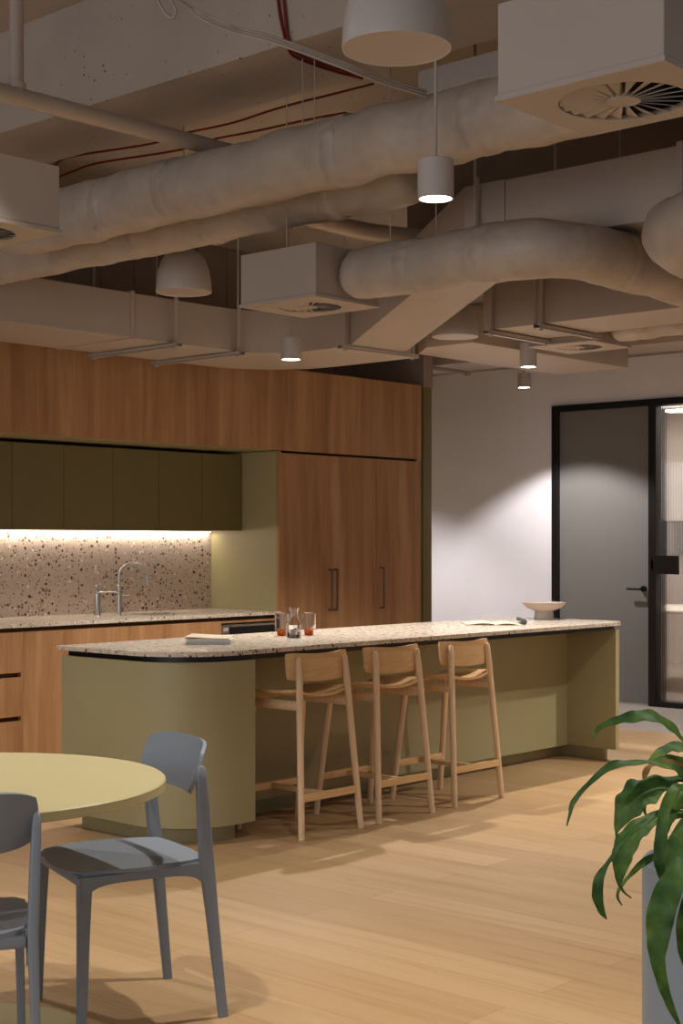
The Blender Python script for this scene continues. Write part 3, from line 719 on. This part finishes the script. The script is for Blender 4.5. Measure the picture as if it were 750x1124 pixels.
def swirl_box(label, x0, y0, s=0.40, sy=0.42, z0=2.30, hgt=0.205, R=0.135, ang=0.4):
    t = thing('diffuser_box', label, 'vent', (x0+s/2, y0+sy/2, z0), group='square ceiling diffuser boxes')
    cx, cy = x0+s/2, y0+sy/2
    # closed plenum box; a dark disc paints the unlit throat behind the face plate
    obj('plenum', MB().box(x0+0.004, x0+s-0.004, y0+0.004, y0+sy-0.004, z0+0.012, z0+hgt, 0.003), 'duct', t)
    N = 64; m = MB(); zi = z0+0.0115
    def sq(a):
        c, q = math.cos(a), math.sin(a); k = 1/max(abs(c)/(s/2), abs(q)/(sy/2)); return cx+c*k, cy+q*k
    angs = sorted([2*PI*i/N for i in range(N)]+[math.atan2(p*sy/2, o*s/2) % (2*PI) for p in (1, -1) for o in (1, -1)])
    K = len(angs)
    def ringv(f, z): return [m.bm.verts.new((*f(a), z)) for a in angs]
    circ = lambda a: (cx+R*math.cos(a), cy+R*math.sin(a))
    r1, r2, r3, r4 = ringv(sq, zi), ringv(sq, z0), ringv(circ, z0), ringv(circ, zi)
    for A, B in ((r1, r2), (r2, r3), (r3, r4), (r4, r1)):
        for j in range(K): m.bm.faces.new((A[j], A[(j+1)%K], B[(j+1)%K], B[j]))
    fp = obj('face_plate', m, 'duct', t)
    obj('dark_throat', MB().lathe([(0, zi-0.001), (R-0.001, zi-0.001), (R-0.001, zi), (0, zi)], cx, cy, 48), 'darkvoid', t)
    obj('hub', MB().lathe([(0, z0-0.001), (R*0.26, z0-0.001), (R*0.28, z0+0.004), (R*0.28, zi-0.001), (0, zi-0.001)], cx, cy, 32), 'duct', t, 40)
    NB = 22
    for b in range(NB):
        a = 2*PI*b/NB+ang; mb = MB()
        da = 2*PI/NB*0.36
        q = []
        for rr in (R*0.27, R*0.985):
            for s_, zz in ((-1, z0+0.0005), (1, z0+0.0095)):
                q.append(Vector((cx+rr*math.cos(a+s_*da), cy+rr*math.sin(a+s_*da), zz)))
        up = Vector((0,0,0.0016))
        v = [mb.bm.verts.new(p) for p in q]+[mb.bm.verts.new(p+up) for p in q]
        for f in ((0,1,3,2), (4,6,7,5), (0,2,6,4), (1,5,7,3), (0,4,5,1), (2,3,7,6)): mb.bm.faces.new([v[i] for i in f])
        obj('blade', mb, 'duct', t)
    return t
swirl_box('large square diffuser box with a swirl vent at the top right corner', 2.53, 1.45, 0.36, 0.40, 2.30, 0.205, 0.135)
swirl_box('square diffuser box with a swirl vent in the middle, feeding the wrapped branch', 4.08, 3.81, 0.37, 0.41, 2.30, 0.205, 0.125)
swirl_box('square diffuser box cut off by the left edge beside the thick wrapped duct', 2.385, 3.60, 0.36, 0.40, 2.30, 0.2, 0.13)
swirl_box('square diffuser box hanging far away at the right above the door', 6.90, 4.40, 0.41, 0.42, 2.47, 0.2, 0.125)

def hanger(label, a, b, zc, top=SLAB, group='trapeze hangers under the ducts', both=True, w=0.02):
    a, b = Vector((*a, 0)), Vector((*b, 0)); dv = (b-a).normalized(); n_ = Vector((-dv.y, dv.x, 0))
    t = thing('duct_hanger', label, 'hanger', ((a.x+b.x)/2, (a.y+b.y)/2, zc), group=group)
    m = MB()
    q0, q1 = a-dv*0.04, b+dv*0.04
    # open channel section
    def bar(z0, z1, o0, o1):
        vs = [m.bm.verts.new(Vector((p+n_*o).to_tuple()[:2]+(z,))) for z in (z0, z1) for p in (q0, q1) for o in (o0, o1)]
        for f in ((0,1,3,2), (4,6,7,5), (0,4,5,1), (2,3,7,6), (0,2,6,4), (1,5,7,3)): m.bm.faces.new([vs[i] for i in f])
    bar(zc-0.022, zc-0.019, -w, w); bar(zc-0.022, zc, -w, -w+0.003); bar(zc-0.022, zc, w-0.003, w)
    obj('channel', m, 'rod', t)
    for p in ((a, b) if both else (a,)):
        obj('rod', MB().tube([(p.x, p.y, zc-0.03), (p.x, p.y, top)], 0.0055, 8).tube([(p.x, p.y, zc-0.032), (p.x, p.y, zc-0.022)], 0.011, 6), 'rod', t, 40)
        obj('rod_stiffener', MB().box(p.x-0.012, p.x+0.012, p.y-0.012, p.y-0.007, zc-0.005, zc+0.27), 'rod', t)
    return t
hanger('trapeze hanger under the wide flat duct, below the small dome lamp', (5.60, 6.31), (5.60, 7.03), 2.496)
hanger('trapeze hanger under the wide flat duct, just left of the elbow', (6.09, 6.31), (6.09, 7.03), 2.496)
hanger('trapeze hanger at the joint of the elbow and the diagonal duct', (6.30, 5.655), (6.87, 5.63), 2.496)
hanger('trapeze hanger under the flat duct left of the distant diffuser box', (6.362, 4.36), (6.866, 4.36), 2.494)
hanger('trapeze hanger at the near end of the diagonal duct', (4.55, 3.42), (5.09, 3.42), 2.496)
hanger('distant trapeze hanger above the white wall, left one', (9.26, 7.45), (9.79, 7.45), 2.776)
hanger('distant trapeze hanger above the white wall, right one', (9.26, 6.4), (9.79, 6.4), 2.776)
hanger('trapeze hanger at the end of the flat duct near the farthest dome lamp', (6.362, 4.68), (6.868, 4.68), 2.494)

# dome pendants (switched off)
def dome(label, x, y, z=2.55, r=0.13):
    t = thing('dome_pendant', label, 'lamp', (x, y, z), group='unlit dome pendants')
    pro = [(r, z), (r+0.001, z+0.004), (r*0.985, z+0.05), (r*0.93, z+0.10), (r*0.80, z+0.150), (r*0.62, z+0.182), (r*0.36, z+0.196), (0, z+0.198)]
    obj('shade', MB().lathe([(r-0.004, z+0.002)]+pro, x, y, 56), 'lamp_white', t, 50)
    obj('lens', MB().lathe([(0, z+0.003), (r-0.004, z+0.002), (r-0.004, z+0.009), (0, z+0.009)], x, y, 56), 'diffuser_lens', t, 40)
    obj('cord', MB().tube([(x, y, z+0.195), (x, y, SLAB)], 0.003, 8), 'grey_cable', t)
    obj('cap', MB().lathe([(0, z+0.196), (0.02, z+0.196), (0.02, z+0.232), (0.008, z+0.24), (0, z+0.24)], x, y, 20), 'lamp_white', t, 40)
dome('large pale dome pendant at the top, nearest the camera', 2.73, 2.285, 2.555)
dome('pale dome pendant at the left hanging below the wrapped ducts', 4.70, 5.235, 2.55)
dome('pale dome pendant farthest away, partly hidden by the diagonal duct', 6.50, 5.02, 2.505, 0.126)

# lit cylinder downlights
LIGHTS = []
def can(label, x, y, z=2.45, r=0.0565, hgt=0.122, power=60, cone=110, cord=True, warm=(1, 0.955, 0.89), blend=0.55):
    t = thing('cylinder_downlight', label, 'lamp', (x, y, z), group='white cylinder downlights')
    obj('shade', MB().lathe([(r-0.006, z+0.010), (r-0.006, z), (r, z), (r, z+hgt-0.002), (r-0.002, z+hgt), (0, z+hgt)], x, y, 40), 'lamp_white', t, 40)
    obj('lens', MB().lathe([(0, z+0.004), (r-0.006, z+0.004), (r-0.006, z+0.010), (0, z+0.010)], x, y, 40), 'lit', t)
    if cord: obj('stem', MB().tube([(x, y, z+hgt), (x, y, SLAB)], 0.005, 8), 'rod', t)
    ld = bpy.data.lights.new('downlight_beam', 'SPOT'); ld.energy = power; ld.color = warm; ld.spot_size = math.radians(cone); ld.spot_blend = blend; ld.shadow_soft_size = 0.035
    lo = bpy.data.objects.new('downlight_beam', ld); COL.objects.link(lo); lo.parent = t; lo.location = (0, 0, -0.008)
    return t
WARM = (1, 0.72, 0.45)
can('lit white cylinder downlight on a long stem in front of the thick wrapped duct', 3.655, 2.90, 2.45, power=70)
can('lit white cylinder downlight below the middle diffuser box', 6.01, 5.80, 2.40, power=105, cone=122)
can('lit white cylinder downlight at the right under the short flat duct', 7.33, 5.115, 2.42, 0.05, 0.14, power=90, cone=124)
can('lit downlight farthest away, washing the white wall and door', 10.2, 7.16, 2.66, 0.055, 0.12, power=88, cone=116, warm=(1, 0.96, 0.97), blend=0.3)
# more downlights of the grid outside the picture, then two added fills
can('cylinder downlight above the cafe table, outside the picture', 2.27, 3.22, 2.95, power=64, cone=80)
can('cylinder downlight behind the camera on the left, outside the picture', 0.6, 2.2, 2.9, power=50)
can('cylinder downlight over the open floor at the right, outside the picture', 5.6, 1.6, 2.60, power=52)
can('cylinder downlight over the floor right of the island, outside the picture', 8.6, 3.45, 2.55, power=120)
can('cylinder downlight in front of the knee space, outside the picture', 7.3, 3.3, 2.48, power=70)
can('cylinder downlight over the planter, outside the picture', 3.3, 0.9, 2.60, power=42)
can('added fill downlight for the rounded island end, outside the picture', 2.7, 5.5, 2.6, power=75)  # added lamp, brightens the island's left face
can('added fill downlight washing the white wall behind the oak cupboards, hidden from view', 9.95, 8.95, 2.66, power=82, cone=102, warm=(1, 0.96, 0.97))  # added second washer, evens out the brightness of the white wall

# pipes and cables
tag(obj('sprinkler_pipe', MB().tube([(1.6, 4.16, 2.865), (4.05, 4.20, 2.895)], 0.031, 16).tube([(3.0, 4.18, 2.87), (3.0, 4.18, SLAB)], 0.024, 14).lathe([(0.024, 2.905), (0.033, 2.905), (0.033, 2.925), (0.024, 2.925)], 3.0, 4.18, 16), 'duct', None, 50, loc=(2.7, 4.18, 2.87)), 'cream sprinkler pipe with a vertical riser at the upper left', 'pipe')
tag(obj('drain_pipe', MB().tube(curve_pts([(4.55, 4.45, 2.80), (5.1, 4.45, 2.79), (5.58, 4.3, 2.80)]), 0.04, 14), 'duct', None, 50, loc=(5.2, 4.5, 2.66)), 'short cream pipe behind the lit stem downlight', 'pipe')
def cable(name, label, pts, r, mat, cat='cable', group=None, n=6):
    P = curve_pts(pts, 8); c = P[len(P)//2]
    return tag(obj(name, MB().tube(P, r, n), mat, None, 60, loc=tuple(c)), label, cat, group)
cable('red_cable', 'red fire alarm cable clipped under the slab beyond the beam, upper one', [atz(u, v, 3.46) for u, v in ((60, 182), (78, 172), (165, 158), (195, 148), (255, 135), (308, 118), (375, 101), (410, 92))], 0.006, 'red', group='red cables')
cable('red_cable', 'red fire alarm cable clipped under the slab beyond the beam, lower one', [atz(u, v, 3.44) for u, v in ((60, 196), (78, 189), (108, 179), (195, 165), (225, 155), (285, 143), (345, 130), (380, 124))], 0.006, 'red', group='red cables')
for off, lb in ((0, 'red cable dropping down the beam face at the top, left one of the pair'), (6, 'red cable dropping down the beam face at the top, right one of the pair')):
    cable('red_cable', lb, [atx(304+off, -14, 3.690), atx(307+off, 14, 3.690), atx(312+off*0.6, 38, 3.690), atx(316+off*0.4, 50, 3.685)]+[atz(u, v, 3.086) for u, v in ((322+off*0.4, 61-off*0.5), (348, 72-off*0.6), (374, 80-off*0.5), (398, 86-off*0.4))], 0.0055, 'red', group='red cables')
for i in range(3):
    o = i*3.0
    cable('data_cable', 'grey cable swagged across the beam face at the top, %s of the three' % ('top one', 'middle one', 'bottom one')[i],
          [at(u, v+o, d) for u, v, d in ((176+o*2, -12, 4.5), (196+o*2, 0, 4.5), (220, 14, 4.5), (255, 29, 4.5), (292, 38, 4.5), (322, 48, 4.52), (352, 59, 4.55), (388, 73, 4.6), (425, 87, 4.7), (468, 100, 4.8))], 0.0045, 'grey_cable', group='grey swagged cables')
cable('data_cable', 'loop of slack grey cable hanging at the top left', [at(u, v, 4.47) for u, v in ((171, -12), (174, 2), (181, 14), (189, 20), (193, 12), (188, 0), (182, -12))], 0.005, 'grey_cable', group='grey swagged cables')
for i, (x, y, z) in enumerate(((3.82, 3.63, 2.845), (3.86, 3.61, 2.845), (4.35, 3.45, 2.5), (4.9, 3.0, 2.75), (4.265, 3.6, 2.50), (4.9, 2.6, 2.75), (4.12, 4.0, 2.505))):
    lb = ('thin suspension wire left of the top cables', 'thin suspension wire right beside the top cables', 'thin suspension wire near the stem downlight', 'thin suspension wire above the right flat duct', 'thin suspension wire over the branch duct', 'thin suspension wire at the right above the flat duct', 'thin suspension wire over the middle diffuser box')[i]
    tag(obj('suspension_wire', MB().tube([(x, y, z), (x, y, SLAB)], 0.0022, 6), 'rod', loc=(x, y, z)), lb, 'wire', 'suspension wires')

# ------------------------------------------------------------------ room tablet and meeting room contents
t = thing('room_panel', 'black room booking tablet mounted on the frame right of the grey door', 'tablet', (XW-0.06, 6.30, 1.12))
m = MB(); 
vs = [(XW-0.062, 6.405, 1.115), (XW-0.062, 6.185, 1.112), (XW-0.085, 6.175, 1.268), (XW-0.085, 6.405, 1.268)]
A = [m.bm.verts.new(p) for p in vs]; B = [m.bm.verts.new((p[0]+0.022, p[1], p[2])) for p in vs]
m.bm.faces.new(A); m.bm.faces.new(B[::-1])
for i in range(4): m.bm.faces.new((A[i], B[i], B[(i+1)%4], A[(i+1)%4]))
obj('screen', m, 'black', t)
obj('bracket', MB().box(XW-0.06, XW-0.028, 6.42, 6.44, 1.15, 1.23).box(XW-0.06, XW-0.05, 6.36, 6.44, 1.15, 1.23), 'black', t)
t = thing('wall_screen', 'blurred dark blue grey screen low on the meeting room wall seen through reeded glass', 'screen', (XW+3.87, 7.4, 1.25))
obj('screen', MB().box(XW+3.86, XW+3.898, 5.6, 8.9, 1.25, 1.60, 0.004), 'screen', t)
obj('bezel', MB().box(XW+3.855, XW+3.898, 5.55, 8.95, 1.235, 1.25).box(XW+3.855, XW+3.898, 5.55, 8.95, 1.60, 1.612), 'black', t)
t = thing('whiteboard', 'blurred white board above the dark screen seen through reeded glass', 'board', (XW+3.87, 7.4, 1.62))
obj('board', MB().box(XW+3.87, XW+3.898, 5.5, 8.95, 1.62, 2.28, 0.004), 'white_wall', t)
obj('tray', MB().box(XW+3.85, XW+3.898, 5.5, 8.95, 2.28, 2.295), 'lamp_white', t)
t = thing('meeting_table', 'blurred pale table in the meeting room seen through reeded glass', 'table', (XW+1.9, 6.4, 0))
obj('tabletop', MB().box(XW+1.2, XW+2.6, 4.2, 8.0, 0.71, 0.74, 0.004), 'paper', t)
for sx in (1.35, 2.45):
    for yy in (4.5, 7.7): obj('leg', MB().box(XW+sx-0.03, XW+sx+0.03, yy-0.03, yy+0.03, 0, 0.71), 'paper', t)
for i, (xx, lb) in enumerate(((XW+1.6, 'linear ceiling light in the meeting room, nearer one'), (XW+3.2, 'linear ceiling light in the meeting room, farther one'))):
    t = thing('linear_light', lb, 'light', (xx, 6.0, 2.80), group='linear lights in the meeting room')
    obj('housing', MB().box(xx-0.04, xx+0.04, 4.0, 8.6, 2.80, 2.85), 'lamp_white', t)
    obj('lens', MB().box(xx-0.035, xx+0.035, 4.02, 8.58, 2.795, 2.80), 'lit', t)

# ------------------------------------------------------------------ potted plant
pc = at(829, 950, 3.03); pc.z = 0; PR = 0.225
t = thing('potted_plant', 'drooping strap leaf plant in a grey cylindrical planter at the lower right', 'plant', tuple(pc))
ZR = 0.73
obj('planter', MB().lathe([(0, 0), (PR-0.01, 0), (PR, 0.01), (PR, ZR-0.004), (PR-0.004, ZR), (PR-0.02, ZR), (PR-0.022, ZR-0.05), (0, ZR-0.05)], pc.x, pc.y, 72), 'planter', t, 40)
obj('soil', MB().lathe([(0, ZR-0.03), (PR-0.024, ZR-0.038), (PR-0.024, ZR-0.049), (0, ZR-0.049)], pc.x, pc.y, 40), 'soil', t, 60)
for dx, dy, hh in ((0.02, 0.0, 0.41), (-0.06, 0.05, 0.335)):
    obj('cane', MB().tube(curve_pts([(pc.x+dx, pc.y+dy, ZR-0.04), (pc.x+dx*1.2, pc.y+dy, ZR+hh*0.5), (pc.x+dx*0.9, pc.y+dy*1.3, ZR+hh)]), [0.016]*12+[0.013], 10), 'cane', t, 50)
C0, C1 = Vector((pc.x+0.02, pc.y, ZR)), Vector((pc.x-0.05, pc.y+0.05, ZR))
def leaf(root, path, wpx, mat='leaf', fold=0.16, twist=0.12):
    """root: attach height on a cane; path: (u, v, distance) trace of the visible blade, wpx widths in px"""
    base = (C0 if root[0] == 0 else C1)+Vector((0, 0, root[1]))
    P = [base]+[at(u, v, d) for u, v, d in path]
    ds = [3.0]+[d for _, _, d in path]
    W = [0.5*w_/FPX*d for w_, d in zip([max(6, wpx[0]*0.7)]+list(wpx), ds)]
    k = 7; Q = curve_pts(P, k); n = len(Q); mb = MB(); rows = []
    for i, p in enumerate(Q):
        q = i/k; a = min(int(q), len(W)-2); f = q-a
        w0 = W[a]*(1-f)+W[a+1]*f
        tt = (Q[min(i+1, n-1)]-Q[max(i-1, 0)]).normalized()
        vd = (p-Vector((0,0,CAM_H))).normalized()
        nr = (-vd*0.75+Vector((0,0,0.6)))
        wd = tt.cross(nr).normalized(); nr = wd.cross(tt).normalized()
        tw = twist*math.sin(q*1.3+root[1]*20)
        wd, nr = wd*math.cos(tw)+nr*math.sin(tw), nr*math.cos(tw)-wd*math.sin(tw)
        ripple = 0.22*w0*math.sin(i*0.8+root[1]*30)
        rows.append([p-wd*w0*1.04+nr*(fold*w0+ripple), p-wd*w0*0.55+nr*fold*0.45*w0, p, p+wd*w0*0.55+nr*fold*0.45*w0, p+wd*w0*1.04+nr*(fold*w0-ripple)])
    mb.grid(lambda i, j: rows[round(i*(n-1))][round(j*4)], n-1, 4, 0.0012)
    return obj('leaf', mb, mat, t, 70)
leaf((0, 0.40), [(765, 812, 3.0), (738, 799, 2.95), (718, 787, 2.93), (698, 787, 2.92), (681, 790, 2.92), (666, 795, 2.92), (655, 802, 2.93), (651, 813, 2.93)], [12, 13, 15, 15, 10, 8, 5, 1])
leaf((0, 0.34), [(770, 820, 2.95), (748, 820, 2.92), (732, 823, 2.90), (720, 830, 2.88), (712, 838, 2.87)], [14, 15, 13, 9, 2])
leaf((1, 0.31), [(770, 838, 3.05), (745, 836, 3.06), (728, 833, 3.06), (712, 835, 3.06)], [13, 13, 10, 2])
leaf((0, 0.31), [(765, 847, 2.92), (738, 842, 2.88), (714, 837, 2.86), (692, 838, 2.85), (671, 841, 2.84), (647, 860, 2.84), (630, 880, 2.84), (626, 893, 2.84), (622.5, 907, 2.84)], [12, 11, 5, 8, 10, 5, 6, 3.5, 1])
leaf((1, 0.27), [(770, 850, 3.0), (742, 856, 2.95), (722, 862, 2.90), (704, 872, 2.87), (690, 886, 2.86), (681, 902, 2.86), (677, 914, 2.86), (678, 927, 2.86)], [8, 9, 26, 40, 32, 13, 3, 1.5])
leaf((0, 0.22), [(768, 880, 2.93), (745, 886, 2.88), (722, 897, 2.82), (704, 908, 2.79), (691, 922, 2.77), (684, 938, 2.77), (681, 955, 2.77), (680, 969, 2.77), (684, 978, 2.77), (693, 986, 2.77)], [8, 8, 14, 22, 26, 24, 14, 5, 3, 1])
leaf((0, 0.21), [(768, 888, 2.85), (730, 891, 2.78), (708, 903, 2.74), (690, 917, 2.72), (677, 935, 2.71), (666, 950, 2.71), (658, 965, 2.71), (656, 983, 2.71), (660, 999, 2.71), (666, 1009, 2.71)], [6, 6, 6, 6, 5, 5, 11, 12, 8, 1])
leaf((1, 0.12), [(765, 925, 2.95), (738, 934, 2.88), (717, 941, 2.83), (703, 950, 2.81), (691, 962, 2.80), (682, 973, 2.80), (678, 984, 2.80), (683, 994, 2.80)], [8, 9, 9, 8, 4, 4, 3, 1])
leaf((0, 0.28), [(768, 862, 2.90), (752, 868, 2.85), (742, 884, 2.83), (735, 900, 2.82), (732, 914, 2.82)], [12, 16, 17, 12, 3], twist=0.3)
leaf((0, 0.27), [(762, 858, 2.84), (742, 866, 2.78), (732, 884, 2.76), (728, 905, 2.75), (726, 928, 2.75), (725, 950, 2.75), (729, 966, 2.75), (739, 975, 2.75)], [8, 11, 12, 13, 15, 13, 7, 1], twist=0.2)
leaf((0, 0.23), [(772, 896, 2.8), (756, 908, 2.76), (745, 926, 2.74), (738, 945, 2.73), (734, 962, 2.73)], [18, 22, 22, 16, 3])
leaf((0, 0.18), [(770, 925, 2.72), (750, 950, 2.66), (735, 976, 2.63), (726, 1003, 2.62), (723, 1028, 2.62), (722, 1052, 2.62), (727, 1078, 2.62), (734, 1100, 2.62), (746, 1126, 2.62)], [16, 20, 28, 30, 25, 16, 12, 10, 3])
leaf((0, 0.16), [(778, 960, 2.70), (762, 985, 2.66), (753, 1015, 2.65), (752, 1045, 2.65), (758, 1075, 2.65)], [16, 20, 20, 14, 3])
leaf((1, 0.30), [(760, 836, 3.02), (735, 836, 3.0), (716, 840, 2.98), (709, 849, 2.97), (708, 861, 2.97)], [4, 5, 7, 8, 2], 'dry_leaf', twist=0.5)
leaf((1, 0.24), [(765, 866, 3.08), (730, 864, 3.06), (712, 874, 3.05), (707, 885, 3.05), (710, 897, 3.05)], [4, 6, 6, 5, 1])
leaf((0, 0.15), [(768, 885, 3.0), (752, 893, 2.98), (742, 896, 2.97), (732, 893, 2.97)], [10, 10, 8, 3])

# leaves on the far and right sides of the crown
def arch_leaf(root, ang, reach, rise, drop, w):
    base = (C0 if root[0] == 0 else C1)+Vector((0, 0, root[1])); dr = RT*math.cos(ang)+FW*math.sin(ang); sd = Vector((0,0,1)).cross(dr)
    P = curve_pts([base, base+dr*reach*0.3+Vector((0,0,rise)), base+dr*reach*0.65+Vector((0,0,rise*0.8)), base+dr*reach*0.9+Vector((0,0,rise*0.1-drop*0.4)), base+dr*reach+Vector((0,0,-drop))], 7)
    n = len(P); rows = []
    for i, p in enumerate(P):
        tt = (P[min(i+1, n-1)]-P[max(i-1, 0)]).normalized(); nr = sd.cross(tt).normalized()*-1; q = i/(n-1)
        ww = w*(0.35+0.65*math.sin(PI*min(1, q*1.25+0.1)) if q < 0.7 else max(0.04, (1-q)/0.3))
        rp = 0.18*ww*math.sin(i*0.8+ang*5)
        rows.append([p-sd*ww+nr*(-0.2*ww+rp), p-sd*ww*0.5-nr*0.08*ww, p, p+sd*ww*0.5-nr*0.08*ww, p+sd*ww-nr*(0.2*ww+rp)])
    obj('leaf', MB().grid(lambda i, j: rows[round(i*(n-1))][round(j*4)], n-1, 4, 0.0012), 'leaf', t, 70)
for k, (r_, ang, reach, rise, drop, w) in enumerate(((0, -60, .34, .10, .22, .020), (1, -20, .38, .12, .12, .022), (0, 10, .40, .14, .16, .020), (1, 35, .34, .16, .05, .018), (0, 60, .30, .12, .20, .022),
        (1, 80, .32, .15, .08, .019), (0, -35, .28, .05, .34, .024), (0, 25, .26, .04, .36, .022), (1, -5, .24, .20, -.05, .016), (0, 50, .22, .22, -.08, .016), (0, -80, .26, .04, .30, .022), (0, 0, .16, .26, -.16, .015))):
    arch_leaf((r_, (0.33 if r_ else 0.41)-0.02*(k % 5)), math.radians(ang), reach, rise, drop, w)

# ------------------------------------------------------------------ light
w = bpy.data.worlds.new('world'); S.world = w; w.use_nodes = True
bg = w.node_tree.nodes['Background']; bg.inputs['Color'].default_value = (0.74, 0.84, 1.0, 1); bg.inputs['Strength'].default_value = 0.13
def area(name, loc, rot, sx, sy, e, c, parent=None):
    ld = bpy.data.lights.new(name, 'AREA'); ld.shape = 'RECTANGLE'; ld.size = sx; ld.size_y = sy; ld.energy = e; ld.color = c
    o = bpy.data.objects.new(name, ld); COL.objects.link(o); o.location = loc; o.rotation_euler = rot; return o
area('under_cabinet_glow', (6.0, 7.848, 1.447), (0, 0, 0), 2.6, 0.02, 2.4, (1, 0.90, 0.78))
for xx in (XW+1.6, XW+3.2): area('linear_light_glow', (xx, 6.3, 2.785), (0, 0, 0), 0.07, 4.4, 15, (1, 0.94, 0.9))
area('daylight_window', (-2.9, 2.5, 1.7), (0, -PI/2, 0), 2.2, 7.0, 50, (0.92, 0.95, 1.0))

# ------------------------------------------------------------------ camera
cd = bpy.data.cameras.new('camera'); co = bpy.data.objects.new('camera', cd); COL.objects.link(co)
co.location = (0, 0, CAM_H); co.rotation_euler = (PI/2, 0, -(PI/2-YAW))
cd.sensor_fit = 'HORIZONTAL'; cd.sensor_width = 36; cd.lens = 36*FPX/750; cd.shift_y = (V0-562)/750; cd.clip_start = 0.05
S.camera = co
S.view_settings.view_transform = 'Standard'; S.view_settings.look = 'None'; S.view_settings.gamma = 1; S.view_settings.exposure = 0.9
try: S.view_settings.use_curve_mapping = False
except Exception: pass
S.cycles.use_denoising = True
S.cycles.max_bounces = 8
S.cycles.sample_clamp_indirect = 6
